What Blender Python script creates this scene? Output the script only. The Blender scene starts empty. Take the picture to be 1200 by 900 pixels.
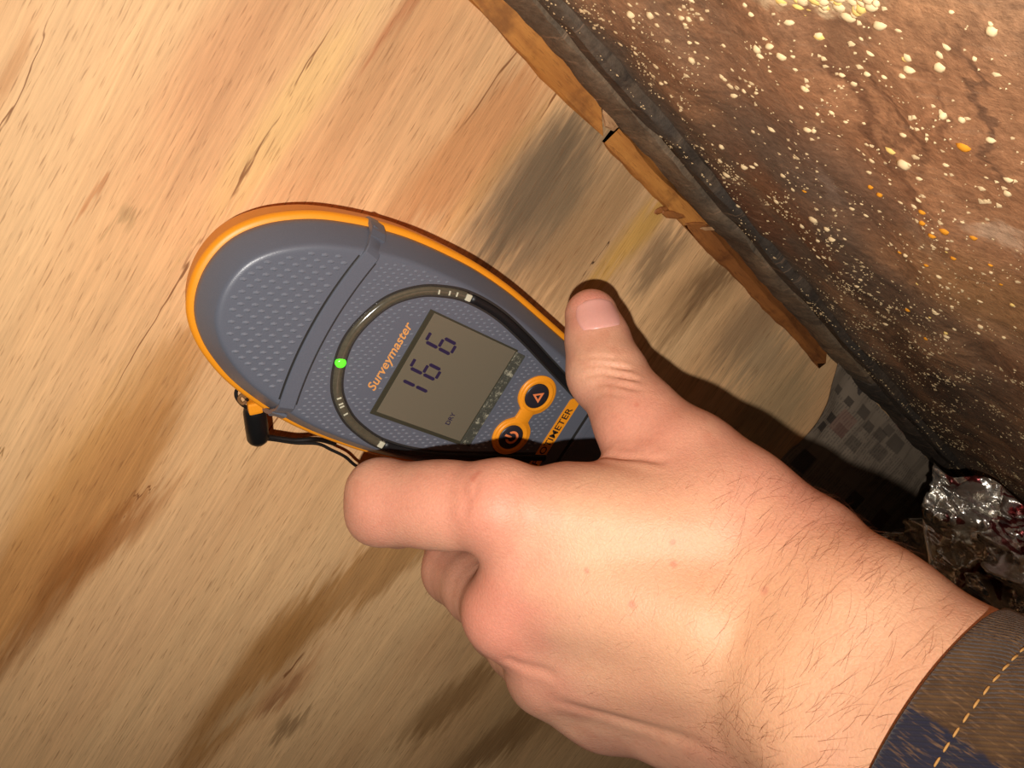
import bpy, bmesh, math, random
import numpy as np
from mathutils import Vector, Matrix

random.seed(7)
rng = np.random.default_rng(11)
scn = bpy.context.scene
COL = scn.collection

# ------------------------------------------------------------------ camera, world, light, exposure
# world: z = normal of the plywood, y = along the joint between plywood and old board, x = towards the old board
FPX = 924.0
CAM_H = 0.250
R = np.array([[0.6105531200512606, 0.7834409765944641, 0.11595311030060051],
              [-0.66153266645829, 0.4239994108555434, 0.6185459003200465],
              [0.43543015376091687, -0.45436189957660894, 0.7771459614569709]])
C0 = np.array([0.0, 0.0, CAM_H])
cam_d = bpy.data.cameras.new('camera')
cam = bpy.data.objects.new('camera', cam_d)
COL.objects.link(cam)
M = Matrix([list(R[0]) + [C0[0]], list(R[1]) + [C0[1]], list(R[2]) + [C0[2]], [0, 0, 0, 1]])
cam.matrix_world = M
cam_d.sensor_width = 36.0
cam_d.lens = 36.0 * FPX / 1200.0
cam_d.clip_start = 0.005
cam_d.clip_end = 20
scn.camera = cam


def ray(x, y):
    return R @ np.array([(x - 600) / FPX, (450 - y) / FPX, -1.0])


def at(x, y, z=0.0):                      # a pixel of the photograph -> the point of the plane at height z
    r = ray(x, y)
    return C0 + r * ((z - CAM_H) / r[2])


def atx(x, y, X):                         # ... -> the point of the plane x = X
    r = ray(x, y)
    return C0 + r * (X / r[0])


def atd(x, y, d):                         # ... -> the point at depth d
    return C0 + ray(x, y) * d


w = bpy.data.worlds.new('world')
scn.world = w
w.use_nodes = True
w.node_tree.nodes['Background'].inputs[0].default_value = (1.0, 0.82, 0.62, 1)
w.node_tree.nodes['Background'].inputs[1].default_value = 0.004

# the phone's flash: a small lamp a little below the lens
fl_d = bpy.data.lights.new('phone_flash', 'SPOT')
fl = bpy.data.objects.new('phone_flash', fl_d)
COL.objects.link(fl)
fl_pos = C0 + R @ np.array([-0.0100, -0.0275, 0.045])
fl.location = fl_pos
aim = at(470, 330, 0.02)
fl.rotation_euler = (Vector(aim) - Vector(fl_pos)).to_track_quat('-Z', 'Y').to_euler()
fl_d.energy = 4.3
fl_d.color = (1.0, 0.945, 0.885)
fl_d.shadow_soft_size = 0.0022
fl_d.spot_size = math.radians(120)
fl_d.spot_blend = 1.0

scn.view_settings.view_transform = 'Standard'
scn.view_settings.look = 'None'
scn.view_settings.gamma = 1.0
scn.view_settings.use_curve_mapping = False
scn.view_settings.exposure = 0.0


# ------------------------------------------------------------------ helpers
def mesh_obj(name, verts, faces, mat, parent=None, smooth=True, mats=None, fmat=None):
    me = bpy.data.meshes.new(name)
    me.from_pydata([tuple(map(float, v)) for v in verts], [], [tuple(int(i) for i in f) for f in faces])
    me.update()
    if mats:
        for m_ in mats:
            me.materials.append(m_)
        if fmat is not None:
            me.polygons.foreach_set('material_index', np.array(fmat, dtype=np.int32))
    else:
        me.materials.append(mat)
    if smooth:
        me.polygons.foreach_set('use_smooth', np.ones(len(me.polygons), dtype=bool))
    o = bpy.data.objects.new(name, me)
    COL.objects.link(o)
    if parent:
        o.parent = parent
    return o


def empty(name, loc=(0, 0, 0), rz=0.0):
    o = bpy.data.objects.new(name, None)
    o.empty_display_size = 0.01
    o.location = loc
    o.rotation_euler = (0, 0, rz)
    COL.objects.link(o)
    return o


def tag(o, label=None, cat=None, group=None, kind=None):
    if label: o['label'] = label
    if cat: o['category'] = cat
    if group: o['group'] = group
    if kind: o['kind'] = kind
    return o


def srgb(r, g, b):
    f = lambda c: c / 12.92 if c <= 0.04045 else ((c + 0.055) / 1.055) ** 2.4
    return (f(r / 255.0), f(g / 255.0), f(b / 255.0), 1.0)


class NT:
    """small node-tree writer"""
    def __init__(s, name):
        s.m = bpy.data.materials.new(name)
        s.m.use_nodes = True
        s.t = s.m.node_tree
        s.b = s.t.nodes['Principled BSDF']
        s.co = s.t.nodes.new('ShaderNodeTexCoord')

    def n(s, typ, **kw):
        nd = s.t.nodes.new(typ)
        for k, v in kw.items():
            setattr(nd, k, v)
        return nd

    def L(s, a, b):
        s.t.links.new(a, b)

    def put(s, sock, v):
        if isinstance(v, bpy.types.NodeSocket):
            s.L(v, sock)
        else:
            sock.default_value = v

    def mapping(s, vec, loc=(0, 0, 0), rot=(0, 0, 0), scale=(1, 1, 1), kind='POINT'):
        nd = s.n('ShaderNodeMapping', vector_type=kind)
        s.L(vec, nd.inputs['Vector'])
        nd.inputs['Location'].default_value = loc
        nd.inputs['Rotation'].default_value = rot
        nd.inputs['Scale'].default_value = scale
        return nd.outputs[0]

    def noise(s, vec, scale=1.0, detail=3.0, rough=0.55, dist=0.0, out='Fac'):
        nd = s.n('ShaderNodeTexNoise')
        s.L(vec, nd.inputs['Vector'])
        nd.inputs['Scale'].default_value = scale
        nd.inputs['Detail'].default_value = detail
        nd.inputs['Roughness'].default_value = rough
        nd.inputs['Distortion'].default_value = dist
        return nd.outputs[out]

    def rng(s, v, a, b, c=0.0, d=1.0, smooth=True):
        nd = s.n('ShaderNodeMapRange', interpolation_type='SMOOTHSTEP' if smooth else 'LINEAR')
        s.put(nd.inputs['Value'], v)
        for k, x in zip(('From Min', 'From Max', 'To Min', 'To Max'), (a, b, c, d)):
            nd.inputs[k].default_value = x
        return nd.outputs[0]

    def math(s, op, a, b=0.0):
        nd = s.n('ShaderNodeMath', operation=op)
        s.put(nd.inputs[0], a)
        s.put(nd.inputs[1], b)
        return nd.outputs[0]

    def vmath(s, op, a, b=(0, 0, 0)):
        nd = s.n('ShaderNodeVectorMath', operation=op)
        s.put(nd.inputs[0], a)
        s.put(nd.inputs[1], b)
        return nd.outputs['Value'] if op in ('LENGTH', 'DOT_PRODUCT', 'DISTANCE') else nd.outputs[0]

    def mix(s, f, a, b, blend='MIX'):
        nd = s.n('ShaderNodeMix', data_type='RGBA', blend_type=blend)
        s.put(nd.inputs[0], f)
        s.put(nd.inputs[6], a)
        s.put(nd.inputs[7], b)
        return nd.outputs[2]

    def bump(s, h, strength=0.3, dist=0.001, normal=None):
        nd = s.n('ShaderNodeBump')
        nd.inputs['Strength'].default_value = strength
        nd.inputs['Distance'].default_value = dist
        s.L(h, nd.inputs['Height'])
        if normal is not None:
            s.L(normal, nd.inputs['Normal'])
        return nd.outputs[0]

    def set(s, color=None, rough=None, normal=None, **kw):
        if color is not None: s.put(s.b.inputs['Base Color'], color)
        if rough is not None: s.put(s.b.inputs['Roughness'], rough)
        if normal is not None: s.L(normal, s.b.inputs['Normal'])
        for k, v in kw.items():
            s.put(s.b.inputs[k], v)
        return s.m


def plain(name, col, rough=0.5, spec=0.5, nscale=900.0, amt=0.06, bump=0.0, metallic=0.0, **kw):
    g = NT(name)
    v = g.noise(g.co.outputs['Object'], nscale, 3)
    f = g.rng(v, 0.3, 0.7, 1 - amt, 1 + amt, False)
    c = g.vmath('SCALE', g.mix(0.0, col, col))
    sc = [n_ for n_ in g.t.nodes if n_.bl_idname == 'ShaderNodeVectorMath'][-1]
    g.L(f, sc.inputs['Scale'])
    nn = g.bump(v, bump, 0.0004) if bump else None
    return g.set(c, rough, nn, **{'Specular IOR Level': spec, 'Metallic': metallic, **kw})


# ------------------------------------------------------------------ materials of the setting
GR = math.radians(5.0)                     # direction of the plywood grain in the xy plane


def patchmask(g, vec, c, half, rot, soft, plane='xy'):
    """soft elliptical stain: centre c, half sizes, direction"""
    m1 = g.mapping(vec, loc=(c[0], c[1], c[2]), rot=(0, 0, rot) if plane == 'xy' else (rot, 0, 0),
                   scale=half, kind='TEXTURE')
    d = g.vmath('LENGTH', m1)
    return g.rng(d, 1 - soft, 1 + soft, 1, 0)


def plywood():
    g = NT('plywood_face')
    co = g.co.outputs['Object']
    gc = g.mapping(co, rot=(0, 0, -GR))                  # x now runs along the grain
    # wander of the edges of every stain: long along the grain, ragged across it
    w1 = g.noise(g.mapping(gc, scale=(9, 60, 1)), 1, 3, 0.6, out='Color')
    w2 = g.noise(g.mapping(gc, scale=(50, 420, 1)), 1, 2, 0.6, out='Color')
    off1 = g.vmath('MULTIPLY', g.vmath('SUBTRACT', w1, (.5, .5, .5)), (0.055, 0.012, 0))
    off2 = g.vmath('MULTIPLY', g.vmath('SUBTRACT', w2, (.5, .5, .5)), (0.05, 0.0014, 0))
    vec = g.vmath('ADD', g.vmath('ADD', co, off1), off2)

    tone = g.noise(g.mapping(gc, scale=(4, 26, 1)), 1, 4, 0.55)
    col = g.mix(g.rng(tone, 0.35, 0.65), srgb(226, 178, 126), srgb(233, 189, 137))

    def patch(p1, p2, wpx, c, amt, soft=0.45):
        nonlocal col
        a, b = at(*p1), at(*p2)
        m = (a + b) / 2
        mp = ((p1[0] + p2[0]) / 2, (p1[1] + p2[1]) / 2)
        dx, dy = p2[0] - p1[0], p2[1] - p1[1]
        l = math.hypot(dx, dy)
        q1 = at(mp[0] - dy / l * wpx / 2, mp[1] + dx / l * wpx / 2)
        q2 = at(mp[0] + dy / l * wpx / 2, mp[1] - dx / l * wpx / 2)
        ang = math.atan2(b[1] - a[1], b[0] - a[0])
        if dy > 0: ang += math.pi
        dvec = (q2 - q1)[:2]
        wid = abs(-math.sin(ang) * dvec[0] + math.cos(ang) * dvec[1]) / 2
        mask = patchmask(g, vec, (m[0], m[1], 0), (np.linalg.norm(b - a) / 2, wid, 10), ang, soft)
        col = g.mix(g.math('MULTIPLY', mask, amt), col, c)

    # pink-brown upper zone
    patch((150, 250), (400, -80), 130, srgb(208, 154, 108), .6, .65)
    patch((190, 160), (330, -30), 70, srgb(202, 144, 100), .4, .7)
    patch((250, 260), (420, 20), 50, srgb(228, 186, 122), .7, .5)
    patch((330, 240), (560, -60), 70, srgb(196, 140, 94), .6, .6)
    patch((440, 60), (500, -20), 14, srgb(176, 106, 66), .6, .7)
    patch((-30, 150), (40, 30), 22, srgb(184, 130, 82), .6, .7)
    patch((400, 230), (600, -10), 80, srgb(202, 150, 106), .45, .6)
    patch((560, 190), (625, 60), 50, srgb(200, 164, 122), .6, .6)
    # orange band and the grey weathered patch next to the joint
    patch((450, 290), (650, 70), 74, srgb(194, 132, 82), .75, .5)
    patch((520, 270), (640, 130), 24, srgb(218, 164, 102), .6, .6)
    patch((590, 350), (770, 160), 170, srgb(172, 136, 96), .65, .5)
    patch((560, 330), (705, 140), 112, srgb(138, 114, 86), .75, .45)
    patch((580, 285), (688, 132), 60, srgb(104, 88, 68), .72, .55)
    patch((640, 280), (690, 200), 30, srgb(124, 104, 78), .6, .7)
    patch((640, 330), (755, 190), 44, srgb(166, 130, 90), .7, .6)
    patch((690, 345), (780, 238), 26, srgb(206, 158, 78), .8, .6)
    patch((745, 330), (815, 258), 36, srgb(122, 98, 72), .7, .6)
    patch((770, 390), (870, 300), 50, srgb(158, 120, 80), .7, .6)
    patch((812, 345), (866, 312), 30, srgb(98, 70, 46), .6, .8)
    patch((835, 420), (930, 340), 46, srgb(140, 114, 86), .65, .6)
    patch((860, 430), (935, 400), 46, srgb(176, 148, 112), .7, .6)
    patch((860, 520), (950, 440), 60, srgb(180, 152, 112), .7, .6)
    # left and lower bands
    patch((-60, 800), (214, 440), 104, srgb(186, 130, 72), .9, .32)
    patch((60, 690), (190, 580), 50, srgb(164, 104, 52), .75, .5)
    patch((170, 470), (226, 385), 46, srgb(190, 136, 80), .7, .6)
    patch((0, 790), (130, 620), 36, srgb(150, 96, 48), .7, .6)
    patch((0, 640), (170, 420), 60, srgb(210, 158, 96), .5, .7)
    patch((90, 820), (280, 560), 80, srgb(230, 184, 134), .6, .6)
    patch((250, 640), (400, 500), 70, srgb(220, 172, 122), .6, .7)
    patch((300, 760), (540, 600), 50, srgb(178, 128, 74), .8, .4)
    patch((200, 920), (380, 690), 50, srgb(166, 116, 62), .85, .45)
    patch((250, 860), (345, 770), 20, srgb(212, 172, 124), .7, .6)
    patch((540, 860), (760, 760), 110, srgb(150, 112, 68), .6, .7)
    patch((470, 800), (600, 700), 70, srgb(196, 150, 104), .5, .6)
    patch((470, 870), (580, 780), 30, srgb(146, 106, 62), .75, .6)
    patch((520, 910), (640, 830), 30, srgb(132, 94, 54), .7, .6)
    # small knots and pith flecks
    patch((312, 832), (346, 796), 16, srgb(120, 66, 32), .8, .7)
    patch((308, 838), (364, 770), 36, srgb(190, 138, 92), .6, .5)
    patch((322, 868), (350, 836), 26, srgb(138, 104, 68), .65, .6)
    patch((84, 262), (104, 222), 10, srgb(190, 128, 80), .7, .7)
    patch((126, 282), (148, 262), 16, srgb(178, 142, 96), .6, .7)
    patch((698, 302), (704, 298), 5, srgb(60, 40, 26), .9, .5)
    patch((0, 540), (6, 530), 12, srgb(150, 108, 60), .8, .6)
    # open checks running with the grain
    for p1, p2, ww in (((0, 165), (78, -6), 3.0), ((130, 470), (226, 298), 2.6), ((262, 246), (306, 168), 2.6),
                       ((340, 110), (384, 36), 2.2), ((540, 152), (604, 64), 2.4), ((628, 146), (652, 108), 3),
                       ((300, 520), (352, 450), 2), ((150, 588), (186, 570), 3), ((330, 790), (352, 766), 3)):
        patch(p1, p2, ww, srgb(122, 74, 38), .85, .6)

    # grain: fine fibres, dark pores
    fib = g.noise(g.mapping(gc, scale=(40, 1100, 1)), 1, 4, 0.65)
    med = g.noise(g.mapping(gc, scale=(9, 150, 1)), 1, 4, 0.6)
    por = g.noise(g.mapping(gc, scale=(110, 1500, 1)), 1, 2, 0.5)
    por2 = g.noise(g.mapping(gc, scale=(45, 420, 1)), 1, 2, 0.5)
    k = g.math('MULTIPLY', g.rng(fib, 0.25, 0.75, 0.82, 1.14, False), g.rng(med, 0.25, 0.75, 0.86, 1.12, False))
    cs = g.n('ShaderNodeVectorMath', operation='SCALE')
    g.L(col, cs.inputs[0])
    g.L(k, cs.inputs['Scale'])
    col = g.mix(g.rng(por, 0.57, 0.74, 0, .46), cs.outputs[0], srgb(120, 76, 42))
    col = g.mix(g.rng(por2, 0.70, 0.82, 0, .22), col, srgb(128, 80, 46))
    h = g.math('ADD', fib, g.math('MULTIPLY', med, 0.6))
    return g.set(col, 0.62, g.bump(h, 0.25, 0.0006), **{'Specular IOR Level': 0.25})


def board_mat(name, c_dark, c_mid, c_light, c_grey, grey_height=None, bump=0.5, stains=()):
    """old weathered board: blotches, grey film, dark streaks"""
    g = NT(name)
    co = g.co.outputs['Object']
    big = g.noise(co, 14, 5, 0.6, 0.6)
    mid = g.noise(co, 55, 5, 0.65, 0.8)
    fine = g.noise(co, 420, 4, 0.7)
    streak = g.noise(g.mapping(co, rot=(math.radians(35), 0, 0), scale=(1, 130, 11)), 1, 4, 0.6, 0.5)
    wear = g.noise(g.mapping(co, rot=(math.radians(35), 0, 0), scale=(1, 420, 60)), 1, 4, 0.6)
    col = g.mix(g.rng(big, 0.36, 0.64), c_mid, c_light)
    col = g.mix(g.rng(mid, 0.46, 0.68, 0, .8), col, c_dark)
    col = g.mix(g.rng(streak, 0.54, 0.70, 0, .62), col, c_dark)
    gm = g.math('MULTIPLY', g.rng(g.noise(co, 24, 4, 0.6), 0.42, 0.62), .75)
    if grey_height:
        sep = g.n('ShaderNodeSeparateXYZ')
        g.L(co, sep.inputs[0])
        zz = g.math('ADD', sep.outputs[2], g.math('MULTIPLY', g.math('SUBTRACT', mid, .5), 0.05))
        gm = g.math('MAXIMUM', g.math('MULTIPLY', gm, g.rng(zz, 0.06, 0.15, 1, .25)), g.rng(zz, grey_height * .6, grey_height, .88, 0))
    col = g.mix(gm, col, c_grey)
    wob = g.vmath('MULTIPLY', g.vmath('SUBTRACT', g.noise(co, 70, 4, .65, 0.0, 'Color'), (.5, .5, .5)), (0, .022, .022))
    vec = g.vmath('ADD', co, wob)
    for p1, p2, wpx, c, amt, soft in stains:
        a, b_ = atx(*p1, XW), atx(*p2, XW)
        m = (a + b_) / 2
        mp = ((p1[0] + p2[0]) / 2, (p1[1] + p2[1]) / 2)
        dx, dy = p2[0] - p1[0], p2[1] - p1[1]
        l = math.hypot(dx, dy)
        q = atx(mp[0] - dy / l * wpx / 2, mp[1] + dx / l * wpx / 2, XW) - m
        ang = math.atan2(b_[2] - a[2], b_[1] - a[1])
        wid = abs(-math.sin(ang) * q[1] + math.cos(ang) * q[2])
        mask = patchmask(g, vec, (XW, m[1], m[2]), (10, np.linalg.norm(b_ - a) / 2, wid), ang, soft, 'yz')
        col = g.mix(g.math('MULTIPLY', mask, amt), col, c)
    lf = g.rng(wear, 0.58, 0.70, 0, .4)
    col = g.mix(lf, col, srgb(176, 140, 110))
    k = g.n('ShaderNodeVectorMath', operation='SCALE')
    g.L(col, k.inputs[0])
    g.L(g.rng(fine, 0.3, 0.7, 0.7, 1.25, False), k.inputs['Scale'])
    h = g.math('ADD', mid, g.math('MULTIPLY', fine, .5))
    return g.set(k.outputs[0], 0.7, g.bump(h, bump, 0.0012), **{'Specular IOR Level': 0.3})


def lath_mat(name, c1, c2, c3):
    g = NT(name)
    co = g.co.outputs['Object']
    a = g.noise(g.mapping(co, scale=(260, 24, 260)), 1, 4, 0.6)
    b = g.noise(co, 60, 4, 0.6)
    f = g.noise(g.mapping(co, scale=(1500, 160, 1500)), 1, 3, 0.6)
    col = g.mix(g.rng(a, 0.35, 0.65), c1, c2)
    col = g.mix(g.rng(b, 0.5, 0.7, 0, .7), col, c3)
    col = g.mix(g.rng(f, 0.55, 0.72, 0, .5), col, c3)
    return g.set(col, 0.6, g.bump(f, .35, 0.0006), **{'Specular IOR Level': 0.3})


m_ply = plywood()
XJ = 0.0568                                # the joint
XW = 0.0700                                # face of the old board
STAINS = [((890, 2), (1015, -2), 26, srgb(232, 204, 160), .8, .6), ((1000, 40), (1190, 340), 300, srgb(196, 140, 98), .55, .6), ((660, 20), (900, 330), 110, srgb(84, 72, 60), .6, .6), ((870, 110), (1010, 270), 80, srgb(112, 98, 84), .65, .6),
          ((700, 10), (850, 70), 60, srgb(168, 134, 106), .5, .7), ((950, 40), (1070, 230), 12, srgb(112, 76, 54), .7, .6), ((1010, 70), (1090, 210), 10, srgb(112, 78, 56), .6, .6),
          ((1132, 40), (1182, 220), 13, srgb(104, 76, 58), .7, .6), ((1070, 60), (1120, 180), 9, srgb(118, 82, 58), .55, .6), ((1030, 130), (1075, 230), 8, srgb(112, 78, 56), .55, .6),
          ((860, 170), (990, 330), 26, srgb(142, 92, 60), .6, .6), ((840, 200), (930, 300), 18, srgb(118, 68, 42), .6, .7),
          ((1135, 264), (1200, 286), 16, srgb(226, 192, 158), .75, .5), ((945, 180), (985, 240), 12, srgb(170, 146, 126), .6, .7), ((1060, 250), (1110, 310), 16, srgb(190, 156, 124), .5, .7),
          ((1050, 400), (1110, 470), 26, srgb(60, 46, 36), .7, .6), ((1120, 430), (1150, 455), 14, srgb(176, 142, 112), .55, .6), ((1010, 330), (1060, 400), 34, srgb(74, 58, 46), .6, .6),
          ((1120, 300), (1200, 400), 90, srgb(200, 148, 92), .5, .7), ((1000, 420), (1140, 540), 60, srgb(70, 54, 42), .6, .6)]
m_board = board_mat('stained_old_board', srgb(104, 78, 58), srgb(168, 122, 88), srgb(204, 154, 112), srgb(112, 98, 84), 0.05, .5, STAINS)
m_grey = board_mat('grey_dusty_edge', srgb(72, 60, 50), srgb(112, 92, 72), srgb(142, 118, 92), srgb(98, 86, 72), None, .6)
m_dark = board_mat('dark_stained_batten', srgb(46, 38, 32), srgb(78, 66, 56), srgb(100, 84, 68), srgb(66, 60, 54), None, .6)
m_lath = lath_mat('honey_brown_lath', srgb(190, 128, 62), srgb(166, 106, 50), srgb(112, 68, 34))
m_lath2 = lath_mat('red_brown_lath', srgb(158, 98, 48), srgb(134, 82, 42), srgb(84, 46, 24))
m_split = lath_mat('raw_split_wood', srgb(190, 146, 104), srgb(168, 124, 84), srgb(120, 82, 52))

# ------------------------------------------------------------------ setting: floor, old board wall, strips at the foot


def grid(nx, ny, f):
    vs = [f(i / nx, j / ny) for j in range(ny + 1) for i in range(nx + 1)]
    fs = [(j * (nx + 1) + i, j * (nx + 1) + i + 1, (j + 1) * (nx + 1) + i + 1, (j + 1) * (nx + 1) + i)
          for j in range(ny) for i in range(nx)]
    return vs, fs


def slab(name, x0, x1, y0, y1, z0, z1, mat):
    v = [(x, y, z) for z in (z0, z1) for y in (y0, y1) for x in (x0, x1)]
    f = [(0, 2, 3, 1), (4, 5, 7, 6), (0, 1, 5, 4), (2, 6, 7, 3), (0, 4, 6, 2), (1, 3, 7, 5)]
    return mesh_obj(name, v, f, mat, smooth=False)


floor = tag(slab('floor', -0.55, XW + 0.03, -1.05, 0.30, -0.012, 0.0, m_ply), kind='structure')
floor['label'] = 'pale plywood sheet with brown grain bands and a grey stain'


def smooth_noise(x, y, s=0):
    """cheap value noise for geometry"""
    def h(i, j):
        return math.modf(math.sin(i * 127.1 + j * 311.7 + s * 74.7) * 43758.5453)[0]
    i, j = math.floor(x), math.floor(y)
    u, v = x - i, y - j
    u, v = u * u * (3 - 2 * u), v * v * (3 - 2 * v)
    a = h(i, j) * (1 - u) + h(i + 1, j) * u
    b = h(i, j + 1) * (1 - u) + h(i + 1, j + 1) * u
    return a * (1 - v) + b * v


# old board: front face with real unevenness, closed box behind
def wall_mesh():
    nx, nz = 170, 60
    y0, y1, z0, z1 = -1.05, 0.22, 0.004, 0.36
    def f(u, v):
        y = y0 + (y1 - y0) * u
        z = z0 + (z1 - z0) * v
        b = 0.0016 * smooth_noise(y * 40, z * 60, 1) + 0.0007 * smooth_noise(y * 160 + z * 60, z * 140, 2)
        return (XW - b, y, z)
    vs, fs = grid(nx, nz, f)
    fs = [tuple(reversed(q)) for q in fs]
    n0 = len(vs)
    vs += [(XW + 0.03, y0, z0), (XW + 0.03, y1, z0), (XW + 0.03, y1, z1), (XW + 0.03, y0, z1)]
    c = [0, nx, nz * (nx + 1) + nx, nz * (nx + 1)]
    bot = list(range(0, nx + 1)); top = [nz * (nx + 1) + i for i in range(nx + 1)]
    lef = [j * (nx + 1) for j in range(nz + 1)]; rig = [j * (nx + 1) + nx for j in range(nz + 1)]
    fs += [tuple(bot + [n0 + 1, n0]), tuple(list(reversed(top)) + [n0 + 3, n0 + 2]),
           tuple(list(reversed(lef)) + [n0, n0 + 3]), tuple(rig + [n0 + 2, n0 + 1]), (n0, n0 + 1, n0 + 2, n0 + 3)]
    return vs, fs


wv, wf = wall_mesh()
wall = tag(mesh_obj('wall_right', wv, wf, m_board), kind='structure')
wall['label'] = 'old brown stained board flecked with pale specks'


def strip(name, mat, y0, y1, prof, seed, rag=0.0012, n=60, mats=None, end0=0.0, end1=0.0):
    """long lath along y; prof(t) -> list of (x, z) going round its section; ragged edges"""
    vs, fs = [], []
    base = prof(0.0)
    k = len(base)
    for i in range(n + 1):
        t = i / n
        y = y0 + (y1 - y0) * t
        for q, (x, z) in enumerate(prof(t)):
            dx = (smooth_noise(y * 70, q * 3.1, seed) - .5) * 2 * rag + (smooth_noise(y * 320, q * 5.3, seed + 5) - .5) * rag
            dz = (smooth_noise(y * 90, q * 2.7, seed + 9) - .5) * rag
            yy = y
            if i == 0: yy += end0 * (smooth_noise(q * 1.7, 3, seed) - .5) * 2
            if i == n: yy += end1 * (smooth_noise(q * 1.9, 4, seed) - .5) * 2
            vs.append((x + dx, yy, max(z + dz, 0.0003)))
    for i in range(n):
        for q in range(k):
            a, b = i * k + q, i * k + (q + 1) % k
            fs.append((a, b, b + k, a + k))
    fs += [tuple(reversed(range(k))), tuple(n * k + q for q in range(k))]
    o = mesh_obj(name, vs, fs, mat)
    me = o.data
    try:
        me.set_sharp_from_angle(angle=math.radians(40))
    except Exception:
        pass
    return tag(o, kind='structure')


yb1 = at(703, 128, .004)[1]                # first break in the honey-coloured lath
yb2 = at(790, 246, .004)[1]                # second break
yb3 = at(955, 425, .003)[1]
strip('trim_1', m_lath, 0.22, yb1 + .002, lambda t: [(XJ, 0), (XJ + .0006, .0026), (XJ + .0085, .0050), (XJ + .0092, 0)], 3, .00035, 50, end0=0, end1=.006)['label'] = 'honey brown lath at the joint, upper length'
strip('trim_2', m_lath, yb1 - .010, yb2 - .004, lambda t: [(XJ - .0006, 0), (XJ - .0002, .0024), (XJ + .0066 - .0015 * math.sin(t * 3), .0042), (XJ + .0085, 0)], 13, .00035, 40, end0=.003, end1=.008)['label'] = 'honey brown lath at the joint, middle length'
strip('trim_3', m_lath2, yb2 + .004, yb3 - .004, lambda t: [(XJ, 0), (XJ + .0004, .0020), (XJ + .0062 - .003 * t, .0036), (XJ + .009, 0)], 23, .00035, 40, end0=.008, end1=.002)['label'] = 'red-brown lath at the joint, far length'
strip('trim_4', m_grey, 0.22, -0.372, lambda t: [(XJ + .0080, 0), (XJ + .0076, .0060), (XJ + .0088, .0150), (XJ + .0100, .0172), (XJ + .0125, .0172), (XJ + .0125, 0)], 33, .0005, 160)['label'] = 'grey dusty batten along the foot of the old board'
strip('trim_5', m_dark, 0.22, -1.0, lambda t: [(XJ + .0118, .0176), (XJ + .0106, .0186), (XJ + .0104, .0262), (XJ + .0120, .0278), (XJ + .0145, .0278), (XJ + .0145, .0176)], 43, .00035, 160)['label'] = 'dark stained strip above the grey batten'
strip('trim_6', m_dark, -0.374, -1.0, lambda t: [(XJ + .0085, 0), (XJ + .0085, .0060), (XJ + .0092, .0150), (XJ + .0104, .0172), (XJ + .0125, .0172), (XJ + .0125, 0)], 53, .0005, 120)['label'] = 'dark far end of the batten at the foot of the old board'
# splintered chips at the breaks


def chip(pix, z, size, seed, mat, rz):
    p = at(*pix, z)
    r_ = random.Random(seed)
    L_, W_, H_ = size
    ring = [(-1, -.35), (-.55, -1), (.4, -.8), (1, -.15), (.7, .6), (-.2, 1), (-.9, .5)]
    vs, k = [], len(ring)
    for zz, s in ((0, 1.0), (H_ * .7, .92), (H_, .6)):
        for x, y in ring:
            vs.append((x * L_ * s * r_.uniform(.85, 1.1), y * W_ * s * r_.uniform(.85, 1.1), zz + (x * .25 * H_ if zz else 0)))
    fs = [(i + j * k, (i + 1) % k + j * k, (i + 1) % k + (j + 1) * k, i + (j + 1) * k) for j in range(2) for i in range(k)]
    fs += [tuple(reversed(range(k))), tuple(2 * k + i for i in range(k))]
    c, s_ = math.cos(rz), math.sin(rz)
    vs = [(p[0] + c * x - s_ * y, p[1] + s_ * x + c * y, max(z - H_ * .5, 0.0002) + zz) for x, y, zz in vs]
    return mesh_obj('splinter', vs, fs, mat, smooth=False)


tr2 = bpy.data.objects['trim_2']; tr3 = bpy.data.objects['trim_3']
for pix, z, size, sd, mt, rz, par in (((716, 138), .0042, (.0058, .0036, .0016), 1, m_split, 1.4, tr2), ((706, 120), .0058, (.0045, .0014, .0010), 2, m_split, 1.7, tr2),
                                      ((790, 252), .0030, (.0062, .0017, .0010), 3, m_lath2, -1.1, tr3), ((836, 268), .0044, (.0075, .0009, .0008), 4, m_split, -1.0, tr3),
                                      ((776, 246), .0016, (.0036, .0015, .0008), 5, m_lath2, -.7, tr3), ((815, 262), .0038, (.0050, .0007, .0009), 6, m_lath2, -.9, tr3)):
    chip(pix, z, size, sd, mt, rz).parent = par

# flecks on the old board ------------------------------------------------
m_fleck = plain('cream_fleck', srgb(236, 208, 160), .8, .2, 700, .15)
m_fleck_o = plain('orange_fleck', srgb(226, 150, 40), .8, .2, 700, .15)
m_fleck_y = plain('yellow_fleck', srgb(240, 204, 120), .8, .2, 700, .15)


def blob_mesh(seed, mat, n=7, hgt=.45):
    r_ = random.Random(seed)
    vs = [(-hgt, 0, 0)]
    for s, d in ((.62, -hgt * .8), (1.0, -.05), (1.02, .25)):
        for i in range(n):
            a = 2 * math.pi * i / n
            rr = s * (.8 + .4 * smooth_noise(i * 1.3, seed * 2.1, seed))
            vs.append((d, rr * math.cos(a), rr * math.sin(a)))
    fs = [(0, 1 + (i + 1) % n, 1 + i) for i in range(n)]
    for j in range(2):
        fs += [(1 + j * n + i, 1 + j * n + (i + 1) % n, 1 + (j + 1) * n + (i + 1) % n, 1 + (j + 1) * n + i) for i in range(n)]
    return vs, fs


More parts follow.
